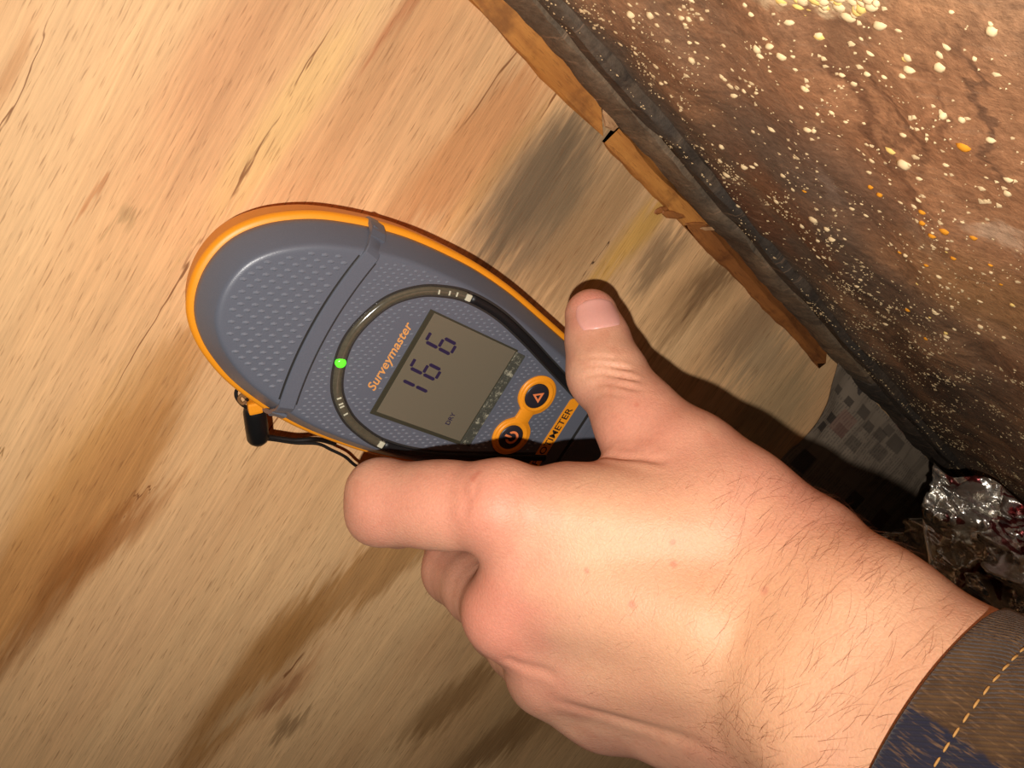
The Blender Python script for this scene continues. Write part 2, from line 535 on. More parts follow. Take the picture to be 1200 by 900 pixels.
fl_meshes = {}
for mt in (m_fleck, m_fleck_o, m_fleck_y):
    fl_meshes[mt.name] = []
    for sd in range(4):
        v_, f_ = blob_mesh(sd + 1, mt)
        me = bpy.data.meshes.new('fleck')
        me.from_pydata(v_, [], f_)
        me.materials.append(mt)
        me.polygons.foreach_set('use_smooth', np.ones(len(me.polygons), dtype=bool))
        fl_meshes[mt.name].append(me)


def surf_x(y, z):
    return XW - (0.0016 * smooth_noise(y * 40, z * 60, 1) + 0.0007 * smooth_noise(y * 160 + z * 60, z * 140, 2))


def fleck(px, py, dpx, mat):
    p = atx(px, py, XW)
    d = np.linalg.norm(p - C0)
    s = dpx / 2 * d / FPX
    o = bpy.data.objects.new('fleck', random.choice(fl_meshes[mat.name]))
    o.location = (surf_x(p[1], p[2]) + .0001, p[1], p[2])
    o.scale = (s * random.uniform(.9, 1.3), s * random.uniform(.75, 1.05), s * random.uniform(1.0, 1.5))
    o.rotation_euler = (random.uniform(-.4, .4), 0, 0)
    o.parent = wall
    COL.objects.link(o)


big = [(742, 14, 11), (764, 16, 13), (800, 20, 10), (808, 22, 9), (784, 16, 8), (740, 4, 10), (860, 7, 10), (891, 54, 13), (921, 60, 13), (933, 62, 8),
       (907, 48, 10), (926, 24, 12), (957, 46, 15), (894, 62, 9), (948, 99, 12), (1031, 31, 18), (1022, 8, 18), (1010, 6, 16), (1064, 68, 15), (1066, 82, 16), (1058, 89, 13),
       (1104, 63, 12), (1114, 52, 12), (1104, 77, 13), (1052, 37, 12), (1056, 46, 10), (1000, 20, 10), (998, 102, 12), (985, 90, 9), (1035, 92, 9), (1014, 90, 8), (936, 76, 8),
       (1111, 129, 11), (1131, 137, 9), (1062, 192, 15), (1108, 194, 11), (1117, 218, 9), (1163, 162, 12), (1185, 208, 9), (1180, 228, 10), (1172, 26, 14), (1170, 18, 8),
       (846, 97, 11), (853, 106, 12), (857, 116, 12), (843, 94, 9), (862, 106, 8), (950, 148, 9), (902, 155, 11), (873, 195, 11), (845, 188, 9), (823, 175, 8), (852, 205, 10),
       (919, 205, 9), (930, 222, 8), (913, 234, 9), (957, 255, 12), (973, 265, 10), (943, 262, 9), (979, 276, 10), (1005, 178, 8), (1015, 171, 8), (812, 70, 10), (826, 71, 8),
       (775, 98, 8), (768, 80, 9), (720, 40, 10), (724, 57, 10), (744, 65, 8), (712, 45, 8), (741, 107, 9), (727, 119, 7), (780, 97, 8), (848, 170, 8), (866, 240, 8),
       (1080, 20, 10), (1150, 60, 8), (1172, 110, 9), (1120, 8, 8), (930, 140, 8), (870, 110, 8), (882, 114, 7), (965, 56, 8), (1018, 66, 8)]
big_o = [(1135, 166, 15), (1020, 220, 9), (1031, 229, 9), (1082, 247, 9), (1085, 257, 8), (1097, 271, 9), (1110, 269, 10), (1142, 278, 10), (1120, 300, 7), (944, 223, 7)]
big_y = [(957, 46, 15), (1045, 178, 13), (948, 99, 10), (1009, 12, 16), (1061, 70, 10), (960, 8, 14)]
for a in big: fleck(*a, m_fleck)
for a in big_o: fleck(*a, m_fleck_o)
for a in big_y: fleck(*a, m_fleck_y)
for i in range(46):                        # the crusted heap at the upper edge
    fleck(random.gauss(965, 32), abs(random.gauss(0, 9)), random.uniform(7, 17), random.choice((m_fleck, m_fleck_y, m_fleck)))

rf = random.Random(21)
n_ = 0
while n_ < 130:                            # middling flecks, thick near the foot and along the board
    px, py = rf.uniform(690, 1195), rf.uniform(0, 400)
    off = (px - 549) * .72 - py * .69      # pixels from the joint
    if off < 85 or off > 330: continue
    if rf.random() > math.exp(-((off - 150) / 120) ** 2): continue
    fleck(px, py, rf.choice((5, 5.5, 6, 6, 7, 8)), m_fleck)
    n_ += 1
for _ in range(12): fleck(rf.uniform(1050, 1195), rf.uniform(290, 400), rf.uniform(4, 6.5), rf.choice((m_fleck_o, m_fleck_y)))
# the countless small specks: one mesh
sv, sf = [], []
r3 = random.Random(5)


def add_speck(y, z, s):
    n = 5
    b = len(sv)
    x = surf_x(y, z)
    if z < .029: x = XJ + .0102
    a0 = r3.uniform(0, 6)
    sv.append((x - s * .5, y, z))
    e = r3.uniform(.8, 1.7)
    for i in range(n):
        a = a0 + 2 * math.pi * i / n
        rr = s * r3.uniform(.75, 1.2)
        sv.append((x + .0002, y + rr * math.cos(a), z + rr * math.sin(a) * e))
    for i in range(n):
        sf.append((b, b + 1 + (i + 1) % n, b + 1 + i))


cl = [(r3.uniform(-.45, -.02), r3.uniform(.02, .2)) for _ in range(160)]
for i in range(15000):
    if r3.random() < .45:
        c = r3.choice(cl)
        y, z = c[0] + r3.gauss(0, .007), c[1] + r3.gauss(0, .007)
    else:
        y, z = r3.uniform(-.60, .0), .018 + .22 * r3.random() ** 1.3
    if z < .019 or z > .25: continue
    dens = 1.0 - .55 * min(1, max(0, (z - .07) / .1))
    if r3.random() > dens: continue
    s = min(.00085, 0.00027 * math.exp(r3.gauss(0, .62)))
    add_speck(y, z, s)
tag(mesh_obj('fine_specks', sv, sf, m_fleck, wall), kind='stuff')

# ------------------------------------------------------------------ moisture meter (local mm frame: x tip->tail, y across, z up)
m_orange = plain('orange_plastic', srgb(236, 148, 30), .42, .4, 2500, .04, .05)
m_cover = plain('blue_grey_plastic', srgb(92, 95, 105), .36, .55, 3000, .06, .12)
m_pimple = plain('highlit_blue_grey_plastic', srgb(112, 116, 126), .30, .6, 3000, .06)  # cover plastic made lighter: the pimples' highlights are put into the colour
m_black = plain('black_rubber', srgb(22, 21, 22), .45, .4, 2000, .1)
m_channel = plain('dark_channel', srgb(44, 42, 40), .35, .5, 2000, .1)
m_lens = plain('smoky_clear_plastic', srgb(84, 78, 64), .14, .6, 900, .12, **{'Coat Weight': .6, 'Coat Roughness': .08})
m_led = plain('unlit_led', srgb(196, 192, 168), .3, .5, 900, .05)
m_lcd = plain('lcd_olive', srgb(106, 98, 82), .22, .45, 5000, .03, **{'Coat Weight': .25, 'Coat Roughness': .1})
m_lcd_edge = plain('lcd_dark_edge', srgb(58, 56, 44), .3, .5, 4000, .1)
m_digit = plain('lcd_segment', srgb(44, 34, 62), .4, .3, 4000, .05)
m_print = plain('orange_print', srgb(214, 150, 84), .5, .3, 4000, .05)
m_sym = plain('orange_symbol', srgb(232, 130, 78), .5, .3, 4000, .05)
m_btn = plain('charcoal_button', srgb(42, 38, 44), .4, .5, 3000, .06)
m_letter = plain('dark_lettering', srgb(52, 40, 32), .5, .3, 3000, .05)


def green_mat():
    g = NT('green_led')
    g.b.inputs['Emission Color'].default_value = (0.10, 1.0, 0.02, 1)
    g.b.inputs['Emission Strength'].default_value = 1.1
    return g.set((0.08, .6, .03, 1), .25)


m_green = green_mat()


def edge_strip_mat():
    g = NT('lcd_clear_edge')
    v = g.noise(g.co.outputs['Object'], 420, 5, .75)
    col = g.mix(g.rng(v, .50, .70), srgb(70, 70, 62), srgb(168, 164, 142))
    return g.set(col, .18)


m_strip = edge_strip_mat()

MO = at(520, 440, .036)
MA = math.radians(-82.5)
ax_ = np.array([math.cos(MA), math.sin(MA)]); rt_ = np.array([-ax_[1], ax_[0]])
mo = MO[:2] + rt_ * (-.0014)
meter = tag(empty('moisture_meter', (mo[0], mo[1], 0), MA), 'grey and orange handheld moisture meter with 166 on its display, held on the plywood', 'meter')


def mm(vs): return [(x * .001, y * .001, z * .001) for x, y, z in vs]


def catmull(p, sub=8, closed=True):
    p = np.array(p, float); n = len(p); out = []
    rngk = range(n) if closed else range(n - 1)
    for i in rngk:
        g = lambda k: p[k % n] if closed else p[min(max(k, 0), n - 1)]
        a, b, c, d = g(i - 1), g(i), g(i + 1), g(i + 2)
        for s in range(sub):
            t = s / sub
            out.append(.5 * (2 * b + (c - a) * t + (2 * a - 5 * b + 4 * c - d) * t * t + (3 * b - a - 3 * c + d) * t ** 3))
    if not closed: out.append(p[-1])
    return np.array(out)


half = [(-79.6, 7), (-77.2, 13), (-73, 18.4), (-67.5, 23), (-59.6, 27.6), (-50.5, 31), (-40, 33.8), (-29, 35.6), (-15, 36.4), (-3, 36.3), (13, 34.6),
        (33, 30.8), (50, 27.5), (65, 25.2), (78, 24), (88, 22), (94, 17.5), (97.6, 10)]
ctrl = [(-80.5, 0)] + [(a, -b) for a, b in half] + [(98.6, 0)] + [(a, b) for a, b in reversed(half)]
OUT = catmull(ctrl, 5)                      # counter-clockwise seen from above
NO = len(OUT)
tan_ = np.roll(OUT, -1, 0) - np.roll(OUT, 1, 0)
tan_ /= np.linalg.norm(tan_, axis=1)[:, None]
NRM = np.stack([tan_[:, 1], -tan_[:, 0]], 1)


def loops_mesh(loops, cap0=True, cap1=True):
    vs, fs = [], []
    for L_ in loops: vs += [tuple(p) for p in L_]
    n = len(loops[0])
    for j in range(len(loops) - 1):
        for i in range(n):
            k = (i + 1) % n
            fs.append((j * n + i, j * n + k, (j + 1) * n + k, (j + 1) * n + i))
    if cap0: fs.append(tuple(reversed(range(n))))
    if cap1: fs.append(tuple((len(loops) - 1) * n + i for i in range(n)))
    return vs, fs


def outl(ins, z, tail=False):
    L_ = []
    for p, nn in zip(OUT, NRM):
        q = p - nn * ins
        zz = z
        if tail:                            # the handle end is shallower than the head
            s = min(1, max(0, (p[0] - 2) / 30)); s = s * s * (3 - 2 * s)
            zz = z + (26 - z) / 26 * 13 * s
        L_.append((q[0], q[1], zz))
    return L_


v, f = loops_mesh([outl(11, 0.05, True), outl(9, .6, True), outl(6.2, 4, True), outl(3.0, 9, True), outl(.6, 12.4, True), outl(-.5, 14.2, True), outl(-.9, 16, True), outl(-1.0, 23.2, True), outl(-1.1, 23.6, True),
                   outl(-1.7, 24.2, True), outl(-1.6, 25.3, True), outl(-.8, 26.2), outl(.8, 26.2), outl(1.4, 25.2)])
casing = mesh_obj('casing', mm(v), f, m_orange, meter)
v, f = loops_mesh([outl(.5, 24.6), outl(.25, 26.6), outl(.45, 28.0), outl(.9, 29.2), outl(3.9, 34.0), outl(4.5, 34.9), outl(5.0, 35.6), outl(5.8, 35.95), outl(6.6, 36.0), outl(7.4, 36.02)], cap0=False)
cover = mesh_obj('cover', mm(v), f, m_cover, meter)
for o_ in (casing, cover):
    o_.data.set_sharp_from_angle(angle=math.radians(50))


def halfw(a):
    aa = [-80.5] + [q[0] for q in half] + [98.6]
    bb = [0] + [q[1] for q in half] + [0]
    return float(np.interp(a, aa, bb))


def face_z(a, b):
    """height of the cover at (a, b), by distance from the outline"""
    d = np.sqrt(((OUT - np.array([a, b])) ** 2).sum(1)).min()
    return float(np.interp(d, [0, .25, .45, .9, 3.9, 4.5, 5.0, 5.8, 6.6], [26, 27.0, 28.0, 29.2, 34.0, 34.9, 35.6, 35.95, 36.0]))


def ribbon(path, width, h, dz=-.6, bev=.35, name='ridge', mat=None, ztop=None):
    """raised flat band along a path in the face"""
    P = np.array(path, float); n = len(P)
    T = np.gradient(P, axis=0); T /= np.linalg.norm(T, axis=1)[:, None]
    N_ = np.stack([-T[:, 1], T[:, 0]], 1)
    prof = [(-width / 2, dz), (-width / 2, h - bev), (-width / 2 + bev, h), (width / 2 - bev, h), (width / 2, h - bev), (width / 2, dz)]
    vs, fs = [], []
    for i in range(n):
        for o_, z in prof:
            q = P[i] + N_[i] * o_
            zb = ztop if ztop is not None else face_z(*P[i])
            vs.append((q[0], q[1], zb + z))
    k = len(prof)
    for i in range(n - 1):
        for q in range(k - 1):
            fs.append((i * k + q, i * k + q + 1, (i + 1) * k + q + 1, (i + 1) * k + q))
    fs += [tuple(range(k)), tuple((n - 1) * k + q for q in reversed(range(k)))]
    fs = [tuple(reversed(q)) for q in fs]
    o = mesh_obj(name, mm(vs), fs, mat, meter)
    o.data.set_sharp_from_angle(angle=math.radians(30))
    return o


band_path = []
for i in range(41):
    b = -33.6 + 67.2 * i / 40
    band_path.append((-45.9 + 4.0 * (b / 32) ** 2, b))
ribbon(band_path, 5.0, .85, -.8, .35, 'cross_band', m_cover)
for s in (-1, 1):
    ribbon([(a + s * 2.75, b) for a, b in band_path[5:-5]], .75, .06, -.4, .05, 'band_groove', m_channel)
# the band's end clips over the orange lip on both sides
for s in (-1, 1):
    a0 = -42.2
    w0 = halfw(a0)
    vs = [];
    sec = [(-2.4, 0), (2.4, 0)]
    path = [(w0 - 1.6, 32.6), (w0 + .1, 30.6), (w0 + 1.5, 27.0), (w0 + 2.0, 24.6), (w0 + 1.4, 23.0)]
    for (bb, zz) in path:
        vs += [(a0 - 2.4, s * bb, zz), (a0 + 2.4, s * bb, zz), (a0 + 2.4, s * (bb - 1.2), zz - 1.0), (a0 - 2.4, s * (bb - 1.2), zz - 1.0)]
    fs = []
    for i in range(len(path) - 1):
        for q in range(4):
            fs.append((i * 4 + q, i * 4 + (q + 1) % 4, i * 4 + 4 + (q + 1) % 4, i * 4 + 4 + q))
    fs += [(3, 2, 1, 0), (16, 17, 18, 19)]
    mesh_obj('clip', mm(vs), fs, m_cover, meter, smooth=False)

# raised grip pimples
arc_pts = [(58, 13.2), (46, 16.9), (33.7, 20.6), (20.4, 24.6), (5.7, 28.0), (-7.8, 28.5), (-18, 26.0), (-24.8, 22.4), (-30.9, 16.4), (-34.6, 8.2), (-36, 0)]
arc_full = arc_pts + [(a, -b) for a, b in reversed(arc_pts[:-1])]
ARC = catmull(arc_full, 8, closed=False)


def in_outline(a, b, ins):
    d = np.sqrt(((OUT - np.array([a, b])) ** 2).sum(1))
    return abs(b) < halfw(a) - ins * .7 and d.min() > ins


def dots(sp, ok, la, wb, h, name):
    vs, fs = [], []
    n = int(120 / sp)
    u = np.array([.94, .34]); w_ = np.array([-.34, .94])
    for i in range(-n, n):
        for j in range(-2 * n, 2 * n):
            q0 = u * (i + (j % 2) * .5) * sp + w_ * j * sp * .47
            a, b = q0
            if not ok(a, b): continue
            k = len(vs)
            # little four-sided hipped pimple, long along the diagonal of the face
            for su, sw, z in ((-1, -.5, 0), (0, -1, 0), (1, -.5, 0), (1, .5, 0), (0, 1, 0), (-1, .5, 0), (-.3, 0, h), (.3, 0, h)):
                q = np.array([a, b]) + u * su * la + w_ * sw * wb
                vs.append((q[0], q[1], 35.98 + z))
            fs += [(k, k + 1, k + 6), (k + 1, k + 7, k + 6), (k + 1, k + 2, k + 7), (k + 2, k + 3, k + 7), (k + 3, k + 4, k + 7), (k + 4, k + 6, k + 7), (k + 4, k + 5, k + 6), (k + 5, k, k + 6)]
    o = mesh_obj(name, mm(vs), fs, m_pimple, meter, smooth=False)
    tag(o, kind='stuff')


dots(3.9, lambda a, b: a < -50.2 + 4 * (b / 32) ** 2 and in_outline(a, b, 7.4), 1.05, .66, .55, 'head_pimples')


def mid_ok(a, b):
    if a < -41.6 + 4 * (b / 32) ** 2 or a > 61: return False
    if not in_outline(a, b, 6.5): return False
    if np.sqrt(((ARC - np.array([a, b])) ** 2).sum(1)).min() < 2.9: return False
    if -18.0 < a < 26.0 and abs(b) < 20.6: return False
    if -24.5 < a < -18.5 and -15 < b < 15: return False
    if a > 26 and (min(math.hypot(a - 38.1, b - 8.0), math.hypot(a - 38.1, b + 9.9)) < 8.9 or abs(a - 38.1) < 5 and abs(b) < 10 or a > 50.5 and abs(b + 4.8) < 20): return False
    return True


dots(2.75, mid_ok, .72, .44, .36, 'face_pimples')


def tube(path, r, name, mat, parent, n=10, flat=1.0, z0=None, closed_caps=True, scale=.001):
    P = np.array(path, float)
    if P.shape[1] == 2: P = np.column_stack([P, np.full(len(P), z0)])
    m = len(P)
    T = np.gradient(P, axis=0); T /= np.linalg.norm(T, axis=1)[:, None] + 1e-12
    rr = np.full(m, r) if np.isscalar(r) else np.array(r)
    up = np.array([0, 0, 1.0])
    vs, fs = [], []
    prev = None
    for i in range(m):
        s = np.cross(T[i], up) if prev is None else prev - T[i] * (prev @ T[i])
        if np.linalg.norm(s) < 1e-4: s = np.cross(T[i], [1.0, 0, 0])
        s /= np.linalg.norm(s); prev = s
        u = np.cross(s, T[i])
        for k in range(n):
            a = 2 * math.pi * k / n
            vs.append(P[i] + (s * math.cos(a) + u * math.sin(a) * flat) * rr[i])
    for i in range(m - 1):
        for k in range(n):
            q = (k + 1) % n
            fs.append((i * n + k, i * n + q, (i + 1) * n + q, (i + 1) * n + k))
    if closed_caps: fs += [tuple(reversed(range(n))), tuple((m - 1) * n + k for k in range(n))]
    return mesh_obj(name, [tuple(q * scale) for q in vs], fs, mat, parent)


def seg_arc(c0, c1):
    i0 = int(np.argmin(((ARC - np.array(c0)) ** 2).sum(1))); i1 = int(np.argmin(((ARC - np.array(c1)) ** 2).sum(1)))
    return ARC[min(i0, i1):max(i0, i1) + 1]


chan = seg_arc((58, 13.2), (58, -13.2))
ribbon(chan, 4.3, .10, -.4, .1, 'channel', m_channel, ztop=36.0)
lens = tube(seg_arc((-7.8, 28.5), (-7.8, -28.5)), 1.55, 'light_tube', m_lens, meter, 10, .6, 36.25)
tube(seg_arc((58, 13.2), (-6.9, 28.5)), 1.45, 'black_bar', m_black, meter, 8, .55, 36.2)
tube(seg_arc((58, -13.2), (-6.9, -28.5)), 1.45, 'black_bar', m_black, meter, 8, .55, 36.2)


def box_local(name, c, size, mat, parent, rot=0.0, bev=.12):
    bm = bmesh.new()
    bmesh.ops.create_cube(bm, size=1)
    bmesh.ops.scale(bm, vec=size, verts=bm.verts)
    if bev: bmesh.ops.bevel(bm, geom=bm.edges[:], offset=bev, segments=2, affect='EDGES', profile=.7)
    bmesh.ops.rotate(bm, verts=bm.verts, cent=(0, 0, 0), matrix=Matrix.Rotation(rot, 3, 'Z'))
    bmesh.ops.translate(bm, verts=bm.verts, vec=c)
    bmesh.ops.scale(bm, vec=(.001, .001, .001), verts=bm.verts)
    me = bpy.data.meshes.new(name); bm.to_mesh(me); bm.free()
    me.materials.append(mat)
    o = bpy.data.objects.new(name, me); COL.objects.link(o); o.parent = parent
    return o


def dome(name, c, prof, mat, parent, n=28, flip=False):
    loops = [[(c[0] + r * math.cos(2 * math.pi * i / n), c[1] + r * math.sin(2 * math.pi * i / n), z) for i in range(n)] for r, z in prof]
    v, f = loops_mesh(loops, cap0=False)
    return mesh_obj(name, mm(v), f, mat, parent)




def arc_dir(c):
    i = int(np.argmin(((ARC - np.array(c)) ** 2).sum(1))); i = min(max(i, 1), len(ARC) - 2)
    t = ARC[i + 1] - ARC[i - 1]
    return ARC[i], math.atan2(t[1], t[0])


for c in ((-7.4, 28.5), (-7.4, -28.5)):
    p, r_ = arc_dir(c); box_local('end_window', (p[0], p[1], 36.6), (2.0, 2.3, 1.7), m_led, lens, r_, .35)
for c in ((-29.9, -17.8), (-28.5, -19.4), (-26.9, -20.8), (-25.0, -22.4), (-18, 26.0), (-14.5, 27.2), (-11.5, 28)):
    p, r_ = arc_dir(c); box_local('unlit_led', (p[0], p[1], 36.95), (.55, 1.5, .6), m_led, lens, r_, .12)
p, r_ = arc_dir((-34.7, -7.4))
gl = dome('green_led', (p[0], p[1]), [(1.75, 36.4), (1.65, 37.0), (1.35, 37.35), (.8, 37.55), (.3, 37.6)], m_green, lens, 20)
gl['label'] = 'glowing green indicator light in the arc'

# display -----------------------------------------------------------------
box_local('display_edge', (1.8, 0, 36.0), (37.6, 39.6, .5), m_lcd_edge, meter, 0, .2)  # dark surround of the display; its wide sides paint the window's shadow edge
disp = box_local('display', (2.3, 0.4, 36.1), (35.0, 37.6, .5), m_lcd, meter, 0, .1)
box_local('clear_strip', (22.3, 0, 36.05), (4.2, 38.2, .7), m_strip, meter, 0, .3)
box_local('clear_lip', (25.0, 0, 36.05), (.7, 39.0, .7), m_cover, meter, 0, .2)


def poly_local(name, polys, z, h, mat, parent):
    vs, fs = [], []
    for P in polys:
        k = len(vs); n = len(P)
        ar = sum(P[i][0] * P[(i + 1) % n][1] - P[(i + 1) % n][0] * P[i][1] for i in range(n))
        if ar < 0: P = P[::-1]
        vs += [(x, y, z) for x, y in P] + [(x, y, z + h) for x, y in P]
        fs += [tuple(k + n + i for i in range(n))] + [(k + i, k + (i + 1) % n, k + n + (i + 1) % n, k + n + i) for i in range(n)]
    return mesh_obj(name, mm(vs), fs, mat, parent, smooth=False)


def seven(b0, segs, wd=4.6, ht=10.6, a_bot=-2.2, t=1.15):
    """segments of one digit; reading up is -x, reading right is +y; slanted a little"""
    sk = .06
    P = []
    def pt(x, y): return (a_bot - y, b0 + x + sk * y)
    g = .18
    def hor(y): P.append([pt(t * .6 + g, y), pt(t * .9, y + t / 2), pt(wd - t * .9, y + t / 2), pt(wd - t * .6 - g, y), pt(wd - t * .9, y - t / 2), pt(t * .9, y - t / 2)])
    def ver(x, y0, y1): P.append([pt(x, y0 + g), pt(x + t / 2, y0 + t * .6), pt(x + t / 2, y1 - t * .6), pt(x, y1 - g), pt(x - t / 2, y1 - t * .6), pt(x - t / 2, y0 + t * .6)])
    h2 = ht / 2
    for s in segs:
        if s == 'a': hor(ht)
        if s == 'g': hor(h2)
        if s == 'd': hor(0)
        if s == 'f': ver(t * .3, h2, ht)
        if s == 'e': ver(t * .3, 0, h2)
        if s == 'b': ver(wd - t * .3, h2, ht)
        if s == 'c': ver(wd - t * .3, 0, h2)
    return P


for b0, sg in ((-10.1, 'bc'), (-1.4, 'afgedc'), (8.6, 'afgedc')):
    poly_local('digit', seven(b0, sg), 36.33, .06, m_digit, disp)


def text_mesh(name, txt, size, a0, b0, z, mat, parent, shear=0.0, bold=0.0, xs=1.0, depth=.06, spacing=1.0):
    cu = bpy.data.curves.new('lettering', 'FONT')
    cu.body = txt; cu.size = size; cu.align_x = 'CENTER'; cu.align_y = 'CENTER'
    cu.shear = shear; cu.offset = bold; cu.extrude = depth / 2; cu.space_character = spacing
    cu.resolution_u = 3
    tmp = bpy.data.objects.new('lettering', cu); COL.objects.link(tmp)
    dg = bpy.context.evaluated_depsgraph_get()
    me = bpy.data.meshes.new_from_object(tmp.evaluated_get(dg))
    bpy.data.objects.remove(tmp); bpy.data.curves.remove(cu)
    for v_ in me.vertices:
        x, y, zz = v_.co
        v_.co = ((a0 - y) * .001, (b0 + x * xs) * .001, (z + zz) * .001)
    me.materials.clear(); me.materials.append(mat)
    me.name = name
    o = bpy.data.objects.new(name, me); COL.objects.link(o); o.parent = parent
    return o


text_mesh('reading_unit', 'DRY', 2.5, 11.3, -11.9, 36.36, m_digit, disp, 0, .03)
text_mesh('lettering', 'Surveymaster', 4.5, -20.9, 0.0, 36.06, m_print, meter, .28, .07, 1.0)

# buttons -----------------------------------------------------------------
def pill(r, c1, c2, waist, n=96):
    """outline of two discs joined by a waist"""
    import cmath
    pts = []
    cy = (c1 + c2) / 2
    for i in range(n):
        a = 2 * math.pi * i / n
        d = np.array([math.cos(a), math.sin(a)])
        lo, hi = 0.0, 40.0
        for _ in range(40):
            mid = (lo + hi) / 2
            q = d * mid
            y = q[1] + cy
            ins = min(math.hypot(q[0], y - c1) - r, math.hypot(q[0], y - c2) - r)
            if abs(y - cy) < abs(c1 - c2) / 2: ins = min(ins, abs(q[0]) - waist - 3.0 * ((y - cy) / (abs(c1 - c2) / 2)) ** 2)
            if ins < 0: lo = mid
            else: hi = mid
        pts.append(d * lo)
    return np.array(pts), cy


B1, B2, BA = 8.0, -9.9, 38.1
pts, cyb = pill(7.7, B1, B2, 3.0)
loops = []
for s, z in ((1.0, 35.8), (1.0, 36.5), (.965, 36.85), (.92, 36.95)):
    loops.append([(BA + p[0] * s, cyb + p[1] * s, z) for p in pts])
v, f = loops_mesh(loops, cap0=False)
bez = mesh_obj('button_bezel', mm(v), f, m_orange, meter)
bez.data.set_sharp_from_angle(angle=math.radians(40))


btns = []
for b in (B1, B2):
    dome('button_ring', (BA, b), [(6.6, 36.8), (6.3, 37.2), (5.7, 37.25), (5.0, 36.98)], m_orange, bez)
    btn = dome('button', (BA - .5, b - .2), [(4.95, 36.7), (4.9, 37.25), (4.4, 37.5), (2.8, 37.6), (.8, 37.62)], m_btn, meter)
    btns.append(btn)
# triangle and power symbols
def ring_poly(outer, inner):
    return outer, inner


def frame_mesh(name, outer, inner, z, h, mat, parent):
    n = len(outer)
    vs = [(x, y, z + h) for x, y in outer] + [(x, y, z + h) for x, y in inner] + [(x, y, z) for x, y in outer] + [(x, y, z) for x, y in inner]
    fs = []
    for i in range(n):
        k = (i + 1) % n
        fs += [(i, k, n + k, n + i), (2 * n + k, 2 * n + i, i, k), (n + i, n + k, 3 * n + k, 3 * n + i)]
    return mesh_obj(name, mm(vs), fs, mat, parent, smooth=False)


c_ = (BA - .3, B1 - .1)
tri = lambda s: [(c_[0] + 1.5 * s, c_[1] - 2.2 * s), (c_[0] + 1.5 * s, c_[1] + 2.2 * s), (c_[0] - 2.6 * s, c_[1])]
frame_mesh('triangle_symbol', tri(1.0), tri(.45), 37.6, .08, m_sym, btns[0])
c_ = (BA - .4, B2)
arc_o = [(c_[0] - 2.6 * math.cos(a), c_[1] + 2.6 * math.sin(a)) for a in np.linspace(.62, 2 * math.pi - .62, 30)]
arc_i = [(c_[0] - 1.7 * math.cos(a), c_[1] + 1.7 * math.sin(a)) for a in np.linspace(.75, 2 * math.pi - .75, 30)]
poly_local('power_symbol', [arc_o[i:i + 2] + arc_i[i:i + 2][::-1] for i in range(29)] +
           [[(c_[0] - 3.2, c_[1] - .42), (c_[0] - 3.2, c_[1] + .42), (c_[0] - .3, c_[1] + .38), (c_[0] - .3, c_[1] - .38)]], 37.6, .08, m_sym, btns[1])
# name plate
n = 12
pl = []
for i in range(n + 1):
    a = math.pi * i / n
    pl.append((55.2 + 2.3 * math.cos(a), 10.6 + 1.9 * math.sin(a)))
for i in range(n + 1):
    a = math.pi + math.pi * i / n
    pl.append((55.2 + 2.3 * math.cos(a), -20.2 + 1.9 * math.sin(a)))
plate = poly_local('name_plate', [pl], 35.8, .55, m_orange, meter)
text_mesh('lettering', 'PROTIMETER', 4.0, 55.2, -4.6, 36.38, m_letter, plate, 0, .045, 1.12)
box_local('tail_groove', (64.6, 0, 36.0), (1.3, 38, .3), m_channel, meter, 0, .1)
box_local('tail_step', (67.2, 0, 36.1), (3.2, 38, .9), m_cover, meter, 0, .35)
# a small green scuff mark printed on the orange rim, and the strap lug
lug = box_local('strap_lug', (-46.6, -35.6, 22.5), (4.4, 4.2, 4.2), m_orange, meter, .6, .9)

# ------------------------------------------------------------------ wrist strap hanging from the lug
m_cord = plain('black_cord', srgb(24, 20, 18), .6, .3, 1500, .2, .3)
m_tog = plain('black_toggle', srgb(20, 19, 19), .38, .5, 900, .08)
m_tan = plain('tan_cord_core', srgb(120, 84, 50), .7, .2, 1500, .2)
zt = .0195
strap = tag(empty('wrist_strap', tuple(at(297, 480, zt))), 'black wrist strap with a barrel toggle hanging from the orange lug of the meter', 'strap')
so = np.array(strap.location)


def lp(px, py, z): return at(px, py, z) - so


t0, t1 = lp(297.5, 477, .0205), lp(303.5, 521, .018)
dirn = (t1 - t0)
prof = [(0, .0028), (.03, .0033), (.12, .0036), (.5, .00365), (.82, .0036), (.90, .0030), (.985, .0016), (1.0, .0008)]
pth = [t0 + dirn * s for s, r_ in prof]
tube(pth, [r_ for s, r_ in prof], 'toggle', m_tog, strap, 18, .85, scale=1.0)
def cord(pix, r, name, mat):
    P = catmull([lp(*q) for q in pix], 8, closed=False)
    return tube(P, r, name, mat, strap, 8, scale=1.0)


cord([(306, 511, .019), (322, 513, .018), (345, 516, .018), (366, 515, .018), (378, 516, .014), (392, 520, .009)], .00085, 'cord', m_cord)
cord([(306, 514, .018), (322, 515.5, .0165), (346, 519, .0165), (372, 520, .0165), (388, 527, .0165), (404, 535, .0165), (416, 545, .015), (430, 552, .012)], .0006, 'cord', m_cord)
cord([(296, 479, .0205), (285, 475, .022), (277.5, 466, .022), (277, 458, .022), (281, 456, .0225), (286, 461, .0225), (289, 468, .022), (293, 475, .021)], .0006, 'loop', m_cord)
cord([(289, 470, .0225), (284, 473, .0225), (280, 468, .0225), (283, 463, .0225), (288, 466, .0225)], .0006, 'split_ring', m_tan)

